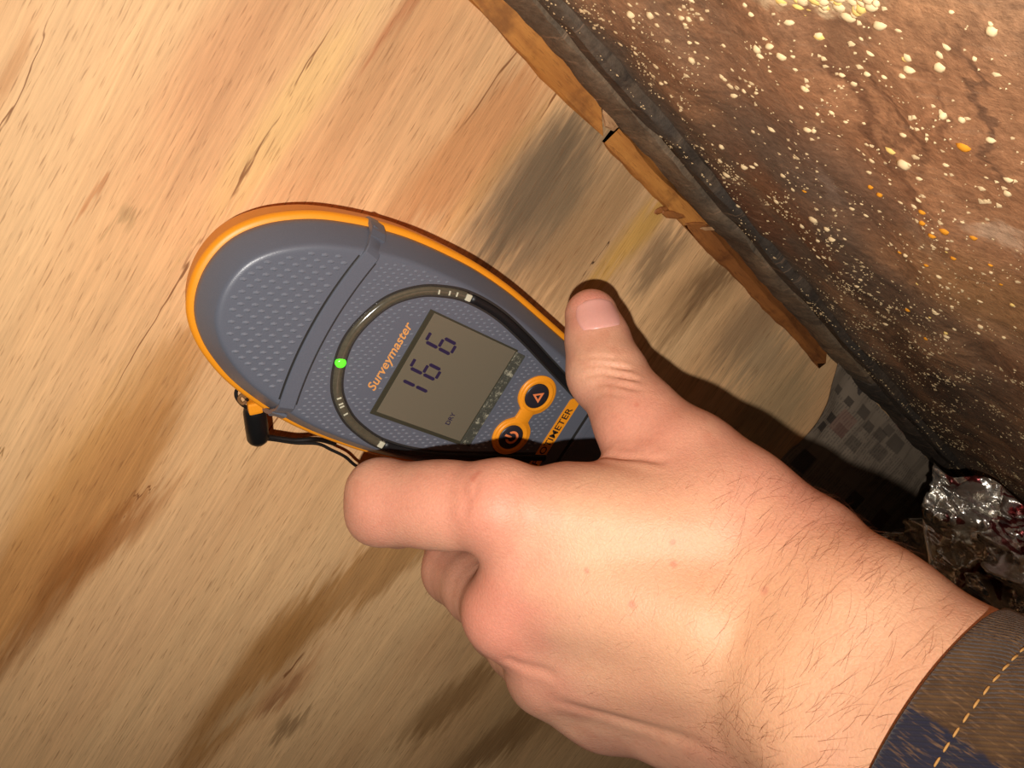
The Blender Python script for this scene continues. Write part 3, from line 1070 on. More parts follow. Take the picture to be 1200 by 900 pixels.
# ------------------------------------------------------------------ printed sheet and foil in the far corner
def paper_mat():
    g = NT('printed_paper')
    co = g.co.outputs['Object']
    # columns of small print, photographs as dark blocks: no readable words
    sep = g.n('ShaderNodeSeparateXYZ'); g.L(co, sep.inputs[0])
    rows = g.math('SINE', g.math('MULTIPLY', sep.outputs[1], 2100.0))
    words = g.noise(g.mapping(co, scale=(420, 160, 1)), 1, 2, .6)
    colm = g.rng(g.math('SINE', g.math('MULTIPLY', sep.outputs[0], 190.0)), -.75, -.6, 0, 1)
    ink = g.math('MULTIPLY', g.math('MULTIPLY', g.rng(rows, 0, .3), g.rng(words, .42, .5)), colm)
    blk = g.n('ShaderNodeTexVoronoi', distance='CHEBYCHEV'); g.L(g.mapping(co, scale=(55, 40, 1)), blk.inputs['Vector']); blk.inputs['Scale'].default_value = 1.0
    sc = g.n('ShaderNodeSeparateColor'); g.L(blk.outputs['Color'], sc.inputs[0])
    pic = g.math('MULTIPLY', g.rng(sc.outputs[0], .56, .60), g.rng(blk.outputs['Distance'], .30, .34, 1, 0))
    col = g.mix(g.math('MULTIPLY', ink, .40), srgb(160, 142, 122), srgb(84, 76, 70))
    col = g.mix(g.math('MULTIPLY', pic, .8), col, srgb(66, 60, 60))
    for px, py, rpx, dk in ((973, 489, 6, .8), (961, 498, 6, .8), (994, 470, 5, .7), (1012, 483, 7, .6), (1018, 500, 6, .55), (1032, 510, 7, .5), (986, 505, 7, .45), (1000, 520, 8, .45), (1030, 530, 9, .4), (1050, 520, 9, .55), (1042, 505, 6, .5), (980, 455, 5, .6)):
        c = at(px, py, .001); rr = rpx * np.linalg.norm(c - C0) / FPX
        mm_ = g.mapping(co, loc=tuple(c), scale=(rr * .85, rr * 1.7, 1), kind='TEXTURE')
        ab = g.vmath('ABSOLUTE', mm_)
        sx = g.n('ShaderNodeSeparateXYZ'); g.L(ab, sx.inputs[0])
        col = g.mix(g.math('MULTIPLY', g.rng(g.math('MAXIMUM', sx.outputs[0], sx.outputs[1]), .85, 1.1, 1, 0), dk), col, srgb(58, 52, 48))
    bands = g.noise(g.mapping(co, scale=(10, 130, 1)), 1, 2, .5)
    col = g.mix(g.rng(bands, .45, .62, 0, .4), col, srgb(104, 92, 78))
    red = g.math('MULTIPLY', g.rng(sc.outputs[1], .74, .78), g.rng(blk.outputs['Distance'], .34, .38, 1, 0))
    col = g.mix(g.math('MULTIPLY', red, .35), col, srgb(150, 92, 80))
    return g.set(col, .7, None, **{'Specular IOR Level': .2})


m_paper = paper_mat()
q00, q10 = at(968, 430, 0), at(905, 545, 0)
q00[0] = XJ + .0082      # near edge: at the wall, and away from it
def paper_f(u, v):
    near = q00 * (1 - u) + q10 * u
    y = near[1] - .010 * math.sin(u * 3) - .215 * v
    x = near[0]
    z = .0007 + .004 * math.exp(-((v) / .05) ** 2) * (.4 + .6 * math.sin(u * 4 + .6)) + .0012 * smooth_noise(u * 6, v * 8, 4)
    return (x, y, max(z, .0005))
vs, fs = grid(24, 40, paper_f)
nv = len(vs)
vs = vs + [(x, y, z - .0003) for x, y, z in vs]
fs2 = [tuple(reversed([i + nv for i in q])) for q in fs]
paper = mesh_obj('newspaper', vs, [tuple(reversed(q)) for q in fs] + [tuple(reversed(q)) for q in fs2], m_paper)
tag(paper, 'creased printed paper sheet lying in the dim corner at the foot of the old board', 'newspaper')


def foil_mat():
    g = NT('crinkled_foil')
    co = g.co.outputs['Object']
    c1 = g.noise(co, 90, 4, .55, 1.2)
    c2 = g.n('ShaderNodeTexVoronoi'); g.L(g.vmath('ADD', co, g.vmath('SCALE', g.noise(co, 60, 2, .5, 0, 'Color'))), c2.inputs['Vector'])
    c2.inputs['Scale'].default_value = 110
    col = g.mix(g.rng(c1, .35, .65), srgb(206, 200, 190), srgb(240, 236, 226))
    # red printed swirls
    P = [((1133, 557), 15), ((1192, 622), 20), ((1150, 688), 17), ((1118, 606), 9), ((1185, 575), 9)]
    for (px, py), rpx in P:
        c = foil_pt(px, py)
        rr = rpx * np.linalg.norm(c - C0) / FPX
        m_ = g.mapping(co, loc=tuple(c - foil_c), scale=(rr * 1.25, rr * 1.25, rr * 1.25), kind='TEXTURE')
        wob = g.vmath('ADD', m_, g.vmath('SUBTRACT', g.noise(co, 120, 2, .5, 0, 'Color'), (.5, .5, .5)))
        d = g.vmath('LENGTH', wob)
        ring = g.math('MULTIPLY', g.rng(d, .62, .72), g.rng(d, .9, 1.0, 1, 0))
        sw = g.math('MULTIPLY', g.rng(g.math('SINE', g.math('MULTIPLY', d, 19.0)), .25, .5), g.rng(d, .7, .8, 1, 0))
        col = g.mix(g.math('MULTIPLY', g.math('MAXIMUM', ring, sw), .9), col, srgb(142, 26, 34))
    nn = g.bump(c1, .25, .003)
    return g.set(col, .27, nn, Metallic=.9)


FQ = [atd(1090, 540, .425), atd(1262, 612, .362), atd(1262, 800, .345), atd(1082, 712, .405)]     # corners of the front face, bottom last
foil_c = np.array([.03, -.50, .0])
FN = np.cross(FQ[1] - FQ[0], FQ[3] - FQ[0]); FN /= np.linalg.norm(FN)
if FN @ (C0 - FQ[0]) < 0: FN = -FN


def foil_pt(px, py):
    r = ray(px, py)
    return C0 + r * (((FQ[0] - C0) @ FN) / (r @ FN))


m_foil = foil_mat()


def foil_mesh():
    """a crushed flat pouch leaning on the board: facets with sharp ridges on both faces"""
    n = 84
    r_ = np.random.default_rng(8)

    def crumple(amp):
        lev = [(r_.uniform(-.1, 1.1, (c, 2)), r_.uniform(-1, 1, c) * h, r_.normal(size=(c, 2)) * s, w_) for c, h, s, w_ in ((26, .7, 3.4, .010), (150, .22, 4.2, .0022), (380, .05, 2.2, .001))]
        def f(u, v):
            q = np.array([u, v]); z = 0.0
            for cen, hh, sl, wd in lev:
                w_ = q + .03 * np.sin(q[::-1] * 17)
                d = ((cen - w_) ** 2).sum(1)
                o2 = np.argpartition(d, 2)[:2]
                if d[o2[0]] > d[o2[1]]: o2 = o2[::-1]
                val = hh[o2] + ((w_ - cen[o2]) * sl[o2]).sum(1)
                t = min(1.0, (d[o2[1]] - d[o2[0]]) / wd)
                z += val[0] * (.5 + .5 * t) + val[1] * (.5 - .5 * t)
            return z * amp
        return f
    f1, f2 = crumple(.0155), crumple(.006)
    vs = []
    for face in (0, 1):
        for j in range(n + 1):
            for i in range(n + 1):
                u, v = i / n, j / n
                e = min(1, 7 * min(u, 1 - u, v, 1 - v))
                uu = u + .035 * math.sin(v * 9 + 1) * (1 - e); vv = v + .05 * math.sin(u * 11) * (1 - e)
                p = (FQ[0] * (1 - uu) + FQ[1] * uu) * (1 - vv) + (FQ[3] * (1 - uu) + FQ[2] * uu) * vv
                bulge = math.sin(math.pi * min(1, max(0, u))) * math.sin(math.pi * min(1, max(0, v)))
                if face == 0: p = p + FN * (f1(u, v) * (.35 + .65 * e) + .008 * bulge)
                else:
                    p = p - FN * ((.010 + .022 * bulge) * e ** .5 + f2(u, v) * e) - np.array([.0, .010, .034]) * v * e
                    p = p + np.array([0, -.010, -.05]) * v * v * e
                p[0] = min(p[0], .0672)
                p[2] = max(p[2], .0006)
                vs.append(p - foil_c)
    m = (n + 1) ** 2
    fs = []
    for j in range(n):
        for i in range(n):
            a = j * (n + 1) + i
            fs.append((a, a + n + 1, a + n + 2, a + 1))
            fs.append((m + a, m + a + 1, m + a + n + 2, m + a + n + 1))
    rim = [i for i in range(n)] + [i * (n + 1) + n for i in range(n)] + [n * (n + 1) + n - i for i in range(n)] + [(n - i) * (n + 1) for i in range(n)]
    for k in range(len(rim)):
        a, b = rim[k], rim[(k + 1) % len(rim)]
        fs.append((a, b, m + b, m + a))
    me = bpy.data.meshes.new('foil_bag')
    me.from_pydata([tuple(map(float, q)) for q in vs], [], fs)
    bm = bmesh.new(); bm.from_mesh(me); bmesh.ops.recalc_face_normals(bm, faces=bm.faces[:]); bm.to_mesh(me); bm.free()
    me.materials.append(m_foil)
    me.polygons.foreach_set('use_smooth', np.ones(len(me.polygons), dtype=bool))
    return me


fo = bpy.data.objects.new('foil_bag', foil_mesh())
fo.location = tuple(foil_c); COL.objects.link(fo)
tag(fo, 'crumpled silver foil bag with red printing slumped in the corner beyond the forearm', 'bag')

# ------------------------------------------------------------------ the hand: one continuous skin grown from a distance field
H_ = 0.95                                   # voxel, mm
ORG = np.array([-128.0, -262.0, 2.0])
DIM = (172, 158, 252)
FLD = np.full(DIM, 60.0, np.float32)
AXS = [(ORG[i] + H_ * np.arange(DIM[i])).astype(np.float32) for i in range(3)]


def hp(px, py, d): return atd(px, py, d) * 1000.0


def smin(a, b, k):
    if k <= 0: return np.minimum(a, b)
    h = np.clip(.5 + .5 * (b - a) / k, 0, 1)
    return b * (1 - h) + a * h - k * h * (1 - h)


def region(lo, hi):
    s = []
    for i in range(3):
        a = int(max(0, math.floor((lo[i] - ORG[i]) / H_))); b = int(min(DIM[i], math.ceil((hi[i] - ORG[i]) / H_) + 1))
        s.append(slice(a, max(a, b)))
    return tuple(s)


def cone_d(sl, a, b, ra, rb, sq=None):
    X = AXS[0][sl[0]][:, None, None]; Y = AXS[1][sl[1]][None, :, None]; Z = AXS[2][sl[2]][None, None, :]
    ba = b - a; L2 = float(ba @ ba) + 1e-9
    px, py, pz = X - a[0], Y - a[1], Z - a[2]
    t = np.clip((px * ba[0] + py * ba[1] + pz * ba[2]) / L2, 0, 1)
    dx, dy, dz = px - ba[0] * t, py - ba[1] * t, pz - ba[2] * t
    if sq is not None:                      # flattened: stretch distances along a direction
        n_, f = sq
        dn = dx * n_[0] + dy * n_[1] + dz * n_[2]
        g = f - 1
        dx, dy, dz = dx + dn * n_[0] * g, dy + dn * n_[1] * g, dz + dn * n_[2] * g
    return (np.sqrt(dx * dx + dy * dy + dz * dz) - (ra + (rb - ra) * t)).astype(np.float32)


def cone(a, b, ra, rb, k=3.0, sq=None):
    a, b = np.asarray(a, float), np.asarray(b, float)
    m = max(ra, rb) + k + 5
    sl = region(np.minimum(a, b) - m, np.maximum(a, b) + m)
    FLD[sl] = smin(FLD[sl], cone_d(sl, a, b, ra, rb, sq), k)


def ball(c, r, k=4.0): cone(c, np.asarray(c) + .01, r, r, k)


def limb(pts, k=3.0):
    for (a, ra), (b, rb) in zip(pts[:-1], pts[1:]): cone(a, b, ra, rb, k)


W0 = hp(985, 775, .188); CU = hp(1132, 880, .166); FA = hp(1330, 1010, .132)
ARM = (CU - W0) / np.linalg.norm(CU - W0)
VIEWN = R @ np.array([0, 0, 1.0])
SIDE = np.cross(ARM, VIEWN); SIDE /= np.linalg.norm(SIDE)        # across the arm
DORS = np.cross(SIDE, ARM); DORS /= np.linalg.norm(DORS)         # out of the back of the hand
if DORS @ VIEWN < 0: DORS = -DORS
if (R.T @ SIDE)[1] < 0: SIDE = -SIDE                              # SIDE points to the thumb

# knuckles and finger joints
iM = hp(588, 594, .221); iP = hp(456, 590, .237)
mM = hp(600, 719, .229); mP = hp(535, 668, .270)
rM = hp(642, 788, .241); rP = hp(585, 735, .284)
pM = hp(706, 822, .250); pP = hp(655, 790, .288)


def loc(a, b, z):                           # a point given in the meter's own frame, mm
    q = np.array([mo[0], mo[1]]) * 1000 + ax_ * a + rt_ * b
    return np.array([q[0], q[1], z])


# metacarpals and the body of the palm
base = [W0 + SIDE * 16 - ARM * 22 - DORS * 1, W0 + SIDE * 5 - ARM * 20 + DORS * 1, W0 - SIDE * 7 - ARM * 18 - DORS * 1, W0 - SIDE * 17 - ARM * 16 - DORS * 5]
for mcp, b_, r0, r1 in zip((iM, mM, rM, pM), base, (12.0, 11.5, 10.8, 10.0), (13.5, 14.0, 13.5, 13.0)):
    cone(mcp - DORS * 1.0, b_ - DORS * 2.5, r0, r1, 9)
# palm side flesh
cone(iM * .35 + mM * .65 - DORS * 9, W0 - ARM * 24 - DORS * 7, 12.5, 15, 10)
cone(rM - DORS * 9, W0 - SIDE * 12 - ARM * 22 - DORS * 8, 11.5, 14, 9)
# wrist and forearm
for s, r0, r1, r2 in ((11.5, 19.5, 22.0, 25.0), (-11.5, 19.0, 21.5, 25.0)):
    limb([(W0 + SIDE * s - ARM * 20 - DORS * 2, r0 - .5), (W0 + SIDE * s * .80, r0), (CU + SIDE * s * .50 - DORS * 1.5, r1), (CU + ARM * 42 + SIDE * s * .45 - DORS * 2, r2)], 9)
ball(W0 - SIDE * 19 + ARM * 12 + DORS * 7, 10.5, 9)               # head of the ulna
# thumb ball, thumb
tT = hp(693, 370, .262); tI = hp(710, 437, .254); tM = hp(801, 545, .230); tC = hp(925, 650, .209)
NT_ = 'thumb'
limb([(tC - DORS * 3, 16.5), (hp(862, 597, .219), 16.2), (tM, 14.6)], 8)
limb([(tM, 14.4), (hp(752, 499, .241), 13.0), (tI + (tM - tI) * .12, 12.0)], 6)
cone(tM - DORS * 6, W0 - ARM * 26 + SIDE * 8 - DORS * 10, 14, 15, 10)
# web of muscle between thumb and first metacarpal
cone(hp(668, 588, .228), hp(820, 610, .216), 11.5, 15, 8)
cone(hp(742, 560, .233), hp(830, 590, .222), 8.5, 13, 8)
# end of the thumb: flattened pad
limb([(tI, 11.9), (tI * .45 + tT * .55, 10.3), (tT, 8.9)], 3)
ball(tI + DORS * 1.0, 11.7, 4)
# fingers: curled round the far side of the meter
fing = dict(
    index=[(iM, 12.8), (iM * .45 + iP * .55 + DORS * .2, 12.2), (iP, 11.7), (loc(9, -49.5, 44), 9.8), (loc(17, -47, 29), 9.0), (loc(21, -44, 17), 8.4), (loc(23, -41.5, 10.4), 7.6)],
    middle=[(mM, 12.4), (mM * .45 + mP * .55, 11.4), (mP, 11.6), (loc(36, -50, 38), 9.6), (loc(39, -45, 21), 8.8), (loc(39, -37, 10.4), 8.0), (loc(39, -29, 8.2), 7.2)],
    ring=[(rM, 11.6), (rM * .45 + rP * .55, 10.8), (rP, 10.9), (loc(54, -49, 35), 9.2), (loc(57, -42, 19), 8.4), (loc(57, -33, 9.4), 7.6), (loc(57, -25, 7.8), 6.8)],
    little=[(pM, 10.6), (pM * .45 + pP * .55, 9.4), (pP, 9.5), (loc(72, -45, 33), 8.0), (loc(73, -38, 17), 7.4), (loc(73, -30, 8.8), 6.6), (loc(72, -23, 7.4), 6.0)])
cone(iP * .96 + iM * .04, iP * .45 + iM * .55, 11.9, 12.8, 3)
for nme, pts in fing.items():
    limb(pts, 2.2)
# knuckle heads
ball(iM + DORS * .6, 12.6, 4); ball(mM + DORS * 1.2 + (mM - W0) / np.linalg.norm(mM - W0) * 1.0, 12.8, 4)
ball(rM + DORS * .8, 11.6, 4); ball(pM + DORS * .6, 10.4, 4)
ball(iP + DORS * .4, 11.7, 3); ball(hp(441, 572, .2385), 8.6, 4); ball(hp(438, 606, .2385), 7.8, 4)


def carve(a, b, r, k=3.0):
    a, b = np.asarray(a, float), np.asarray(b, float)
    m = r + k + 3
    sl = region(np.minimum(a, b) - m, np.maximum(a, b) + m)
    FLD[sl] = -smin(-FLD[sl], cone_d(sl, a, b, r, r), k)


def surface_nets(F):
    s = F < 0
    cs = s[:-1, :-1, :-1].astype(np.int8)
    off = [(i, j, k) for i in (0, 1) for j in (0, 1) for k in (0, 1)]
    nx, ny, nz = F.shape
    cnt = sum(s[i:nx - 1 + i, j:ny - 1 + j, k:nz - 1 + k].astype(np.int8) for i, j, k in off)
    act = np.argwhere((cnt > 0) & (cnt < 8))
    idx = -np.ones((nx - 1, ny - 1, nz - 1), np.int64)
    idx[act[:, 0], act[:, 1], act[:, 2]] = np.arange(len(act))
    val = np.stack([F[act[:, 0] + i, act[:, 1] + j, act[:, 2] + k] for i, j, k in off], 1)
    acc = np.zeros((len(act), 3)); num = np.zeros(len(act))
    offa = np.array(off, float)
    for a in range(8):
        for b in range(a + 1, 8):
            if abs(offa[a] - offa[b]).sum() != 1: continue
            va, vb = val[:, a], val[:, b]
            m = (va < 0) != (vb < 0)
            t = np.where(m, va / np.where(m, va - vb, 1), 0)
            acc[m] += (offa[a] + (offa[b] - offa[a]) * t[:, None])[m]
            num[m] += 1
    V = ORG + H_ * (act + acc / num[:, None])
    quads = []
    for ax in range(3):
        u, v_ = (ax + 1) % 3, (ax + 2) % 3
        sl0 = [slice(None)] * 3; sl1 = [slice(None)] * 3
        sl0[ax] = slice(0, -1); sl1[ax] = slice(1, None)
        a_, b_ = s[tuple(sl0)], s[tuple(sl1)]
        e = np.argwhere(a_ != b_)
        ok = (e[:, u] > 0) & (e[:, v_] > 0) & (e[:, u] < F.shape[u] - 1) & (e[:, v_] < F.shape[v_] - 1) & (e[:, ax] < F.shape[ax] - 1)
        e = e[ok]
        flip = s[e[:, 0], e[:, 1], e[:, 2]]
        def cell(du, dv):
            c = e.copy(); c[:, u] -= du; c[:, v_] -= dv
            return idx[c[:, 0], c[:, 1], c[:, 2]]
        q = np.stack([cell(1, 1), cell(0, 1), cell(0, 0), cell(1, 0)], 1)
        q[~flip] = q[~flip][:, ::-1]
        quads.append(q)
    return V, np.concatenate(quads)


# webs that fill the back of the hand between the knuckles, and the outer edge of the palm
for a_, b_ in ((iM, mM), (mM, rM), (rM, pM)):
    for t in (.35, .65):
        q = a_ * (1 - t) + b_ * t
        cone(q - DORS * 3.5 + ARM * 6, q * .4 + W0 * .6 - DORS * 3, 11.0, 13.0, 8)
cone(pM - DORS * 4 + ARM * 4, hp(880, 862, .214), 10.5, 12.5, 9)
cone(hp(800, 845, .230), W0 - SIDE * 16 + ARM * 4 - DORS * 4, 12.0, 17.0, 9)


# nothing of the hand runs into the meter: fingers flatten where they press on it
GX, GY = np.meshgrid(AXS[0].astype(float), AXS[1].astype(float), indexing='ij')
PA = (GX - mo[0] * 1000) * ax_[0] + (GY - mo[1] * 1000) * ax_[1]
PB = (GX - mo[0] * 1000) * rt_[0] + (GY - mo[1] * 1000) * rt_[1]
DO = np.full(GX.shape, 1e9)
for i in range(NO):
    q0, q1 = OUT[i], OUT[(i + 1) % NO]
    e0, e1 = q1 - q0
    t = np.clip(((PA - q0[0]) * e0 + (PB - q0[1]) * e1) / (e0 * e0 + e1 * e1), 0, 1)
    DO = np.minimum(DO, np.hypot(PA - q0[0] - e0 * t, PB - q0[1] - e1 * t))
ins_ = (np.abs(PB) < np.interp(PA, [-80.5] + [q[0] for q in half] + [98.6], [0] + [q[1] for q in half] + [0]))
DO = np.where(ins_, -DO, DO).astype(np.float32)
kz = int((40 - ORG[2]) / H_) + 1
for k in range(kz):
    z = float(AXS[2][k])
    if z > 37.2: dm = np.maximum(DO + 4, z - 37.2)
    else:
        dm = DO - float(np.interp(z, [0, 10, 16, 20.6, 25.5, 27, 29.2, 34, 36, 37.2], [1.0, 1.0, 1.2, 2.0, 2.6, 1.4, .4, -2.6, -4.0, -5]))
    FLD[:, :, k] = np.maximum(FLD[:, :, k], -dm)

HV, HF = surface_nets(FLD)


def relax(V, F, it, lam):
    e = np.concatenate([F[:, [0, 1]], F[:, [1, 2]], F[:, [2, 3]], F[:, [3, 0]]])
    e = np.concatenate([e, e[:, ::-1]])
    deg = np.bincount(e[:, 0], minlength=len(V)).astype(float)
    for l in lam * it if isinstance(lam, list) else [lam] * it:
        S = np.stack([np.bincount(e[:, 0], weights=V[e[:, 1], c], minlength=len(V)) for c in range(3)], 1) / np.maximum(deg, 1)[:, None]
        V = V + (S - V) * l
    return V


HV = relax(HV, HF, 5, [.55, -.5])


def vnorm(V, F):
    n_ = np.cross(V[F[:, 2]] - V[F[:, 0]], V[F[:, 3]] - V[F[:, 1]])
    N = np.stack([np.bincount(F.ravel(), weights=np.repeat(n_[:, c], 4), minlength=len(V)) for c in range(3)], 1)
    return N / (np.linalg.norm(N, axis=1)[:, None] + 1e-12)


HN = vnorm(HV, HF)


def onskin(px, py):
    """nearest skin point on the line of sight of a pixel: used to set creases, nail and hairs on the skin"""
    r = ray(px, py); r = r / np.linalg.norm(r)
    q = HV - C0 * 1000
    t = q @ r
    d = np.linalg.norm(q - t[:, None] * r, axis=1)
    c = np.where(d < 1.6)[0]
    if len(c) == 0: c = np.array([int(np.argmin(d))])
    i = c[np.argmin(t[c])]
    return HV[i], HN[i], i


def crease(pix, depth, width, ridge=0.35):
    """a skin fold: thin groove with a soft swelling on both sides"""
    global HV
    pts = [onskin(*p)[0] for p in pix]
    P = catmull(pts, 6, closed=False)
    lo, hi = P.min(0) - 6 * width, P.max(0) + 6 * width
    c = np.where(((HV > lo) & (HV < hi)).all(1))[0]
    if len(c) == 0: return
    D = np.full(len(c), 99.0); T = np.zeros(len(c))
    for i in range(len(P) - 1):
        ba = P[i + 1] - P[i]; pa = HV[c] - P[i]
        t = np.clip(pa @ ba / (ba @ ba + 1e-9), 0, 1)
        d = np.linalg.norm(pa - t[:, None] * ba, axis=1)
        m = d < D
        D[m] = d[m]; T[m] = ((i + t) / (len(P) - 1))[m]
    fade = np.clip(np.minimum(T, 1 - T) * 5, 0, 1)
    h = (-depth * np.exp(-(D / width) ** 2) + ridge * depth * np.exp(-((D - 2.0 * width) / (1.2 * width)) ** 2)) * fade
    HV[c] += HN[c] * h[:, None]


# folds over the thumb joint and at its root
for pix, dp, wd in (([(678, 429), (700, 424), (722, 424), (744, 428)], .75, .85), ([(676, 441), (698, 436), (724, 435), (752, 441)], .85, .9),
                    ([(682, 452), (706, 446), (730, 447), (752, 452)], .55, .85), ([(684, 418), (704, 414), (728, 416)], .45, .8),
                    ([(690, 464), (712, 459), (736, 461)], .35, .8),
                    ([(700, 531), (725, 530), (752, 531), (784, 536)], .9, 1.3), ([(716, 521), (742, 520), (766, 527)], .35, 1.0),
                    ([(536, 560), (541, 585), (536, 612)], .3, 1.4), ([(556, 556), (552, 580)], .3, 1.0),
                    ([(586, 776), (612, 786), (650, 796)], .5, 1.6),
                    ([(640, 824), (700, 842), (770, 862), (830, 880)], .5, 2.2)):
    crease(pix, dp, wd)
HN = vnorm(HV, HF)
HV0 = HV.copy()


def skin():
    g = NT('skin')
    co = g.co.outputs['Object']
    big = g.noise(co, 45, 3, .5)
    mid = g.noise(co, 160, 4, .6)
    fine = g.noise(co, 1100, 3, .6)
    vor = g.n('ShaderNodeTexVoronoi', feature='DISTANCE_TO_EDGE'); g.L(co, vor.inputs['Vector']); vor.inputs['Scale'].default_value = 900
    col = g.mix(g.rng(big, .36, .64), srgb(210, 150, 123), srgb(217, 161, 130))
    col = g.mix(g.rng(mid, .46, .72, 0, .42), col, srgb(196, 128, 100))

    def blush(px, py, r, c, a, soft=.6):
        nonlocal col
        p = onskin(px, py)[0] * .001
        m_ = g.mapping(co, loc=tuple(p), scale=(r, r, r), kind='TEXTURE')
        d = g.vmath('LENGTH', g.vmath('ADD', m_, g.vmath('SCALE', g.vmath('SUBTRACT', g.noise(co, 120, 2, .5, 0, 'Color'), (.5, .5, .5)))))
        s_ = [n_ for n_ in g.t.nodes if n_.bl_idname == 'ShaderNodeVectorMath' and n_.operation == 'SCALE'][-1]
        s_.inputs['Scale'].default_value = .7
        col = g.mix(g.math('MULTIPLY', g.rng(d, 1 - soft, 1 + soft, 1, 0), a), col, c)
    rose = srgb(212, 136, 112)
    blush(440, 600, .013, rose, .45); blush(520, 585, .014, rose, .45); blush(560, 610, .012, rose, .5)
    blush(570, 730, .015, srgb(216, 134, 112), .65); blush(610, 690, .012, rose, .35); blush(620, 810, .013, rose, .4)
    blush(694, 352, .008, srgb(220, 140, 124), .6); blush(740, 500, .014, rose, .4); blush(830, 560, .02, rose, .35)
    blush(800, 800, .03, srgb(198, 138, 104), .45); blush(930, 640, .02, rose, .4); blush(960, 560, .014, rose, .3)
    blush(780, 690, .03, srgb(226, 176, 134), .4); blush(960, 760, .03, srgb(224, 174, 128), .45); blush(700, 620, .02, srgb(224, 174, 136), .4)
    # a scratch and a few red spots
    for px, py, r in ((556, 552, .0011), (560, 549, .0009), (552, 556, .0009), (741, 470, .0007), (787, 655, .0009), (888, 690, .001), (735, 708, .0009), (788, 642, .0007), (680, 668, .0007)):
        blush(px, py, r, srgb(196, 116, 92), .5, .7)
    k = g.n('ShaderNodeVectorMath', operation='SCALE')
    g.L(col, k.inputs[0]); g.L(g.rng(fine, .3, .7, .93, 1.05, False), k.inputs['Scale'])
    wr = g.noise(g.mapping(co, rot=(.5, .3, .9), scale=(1400, 700, 700)), 1, 3, .6, .4)
    h = g.math('ADD', g.math('MULTIPLY', g.rng(vor.outputs['Distance'], 0, .25), .35), g.math('ADD', g.math('MULTIPLY', wr, 1.0), g.math('MULTIPLY', fine, .35)))
    g.set(k.outputs[0], .52, g.bump(h, .24, .00045), **{'Specular IOR Level': .35, 'Subsurface Weight': .12})
    g.b.inputs['Subsurface Radius'].default_value = (1.0, .35, .18)
    g.b.inputs['Subsurface Scale'].default_value = .0035
    return g.m


person = tag(empty('person', tuple(W0 * .001 * np.array([1, 1, 0]))), 'right hand and forearm in a plaid brown cuff gripping the grey meter', 'person')
poff = np.array(person.location)
hand = mesh_obj('hand', HV * .001 - poff, HF, skin(), person)
# the material's points are in scene coordinates
hand.location = (0, 0, 0)
hand.data.transform(Matrix.Translation(Vector(poff)))
hand.location = tuple(-poff)

# thumb nail --------------------------------------------------------------
m_nail = plain('nail', srgb(226, 164, 150), .30, .45, 1500, .03, **{'Subsurface Weight': .1, 'Subsurface Scale': .002})
nv_, nf_ = [], []
NU, NV = 14, 16
c0, cn, _ = onskin(697, 362)
cand = np.where(np.linalg.norm(HV - c0, axis=1) < 18)[0]


def nearest_front(p, n_):
    q = HV[cand] - p
    lat = q - (q @ n_)[:, None] * n_
    d = np.linalg.norm(lat, axis=1)
    wts = np.exp(-(d / .9) ** 2) * ((q @ n_) > -7)
    return ((q @ n_) * wts).sum() / wts.sum()


ta = tT - tI; ta /= np.linalg.norm(ta)
nn0 = cn - ta * (cn @ ta); nn0 /= np.linalg.norm(nn0)
tb = np.cross(ta, nn0)
nc = onskin(700, 361)[0]
for j in range(NV + 1):
    for i in range(NU + 1):
        u, v_ = i / NU * 2 - 1, j / NV * 2 - 1
        rim = max(abs(u), abs(v_))
        u, v_ = u * math.sqrt(1 - .36 * v_ * v_), v_ * math.sqrt(1 - .36 * u * u)
        wdt = 7.6
        p = nc + ta * (v_ * 6.4) + tb * (u * wdt)
        dz = nearest_front(p, nn0)
        lift = .30 - .50 * max(0, (rim - .80) / .20) ** 2
        nv_.append((p + nn0 * (dz + lift)) * .001)
nf_ = [(j * (NU + 1) + i, j * (NU + 1) + i + 1, (j + 1) * (NU + 1) + i + 1, (j + 1) * (NU + 1) + i) for j in range(NV) for i in range(NU)]
nail = mesh_obj('thumbnail', nv_, nf_, m_nail, person)
nail.location = tuple(-poff)
md = nail.modifiers.new('thick', 'SOLIDIFY'); md.thickness = .0005; md.offset = -1
nail['label'] = 'pale pink thumbnail'
nail.data.flip_normals() if (np.mean([p_.normal[:] for p_ in nail.data.polygons], 0) @ nn0) < 0 else None

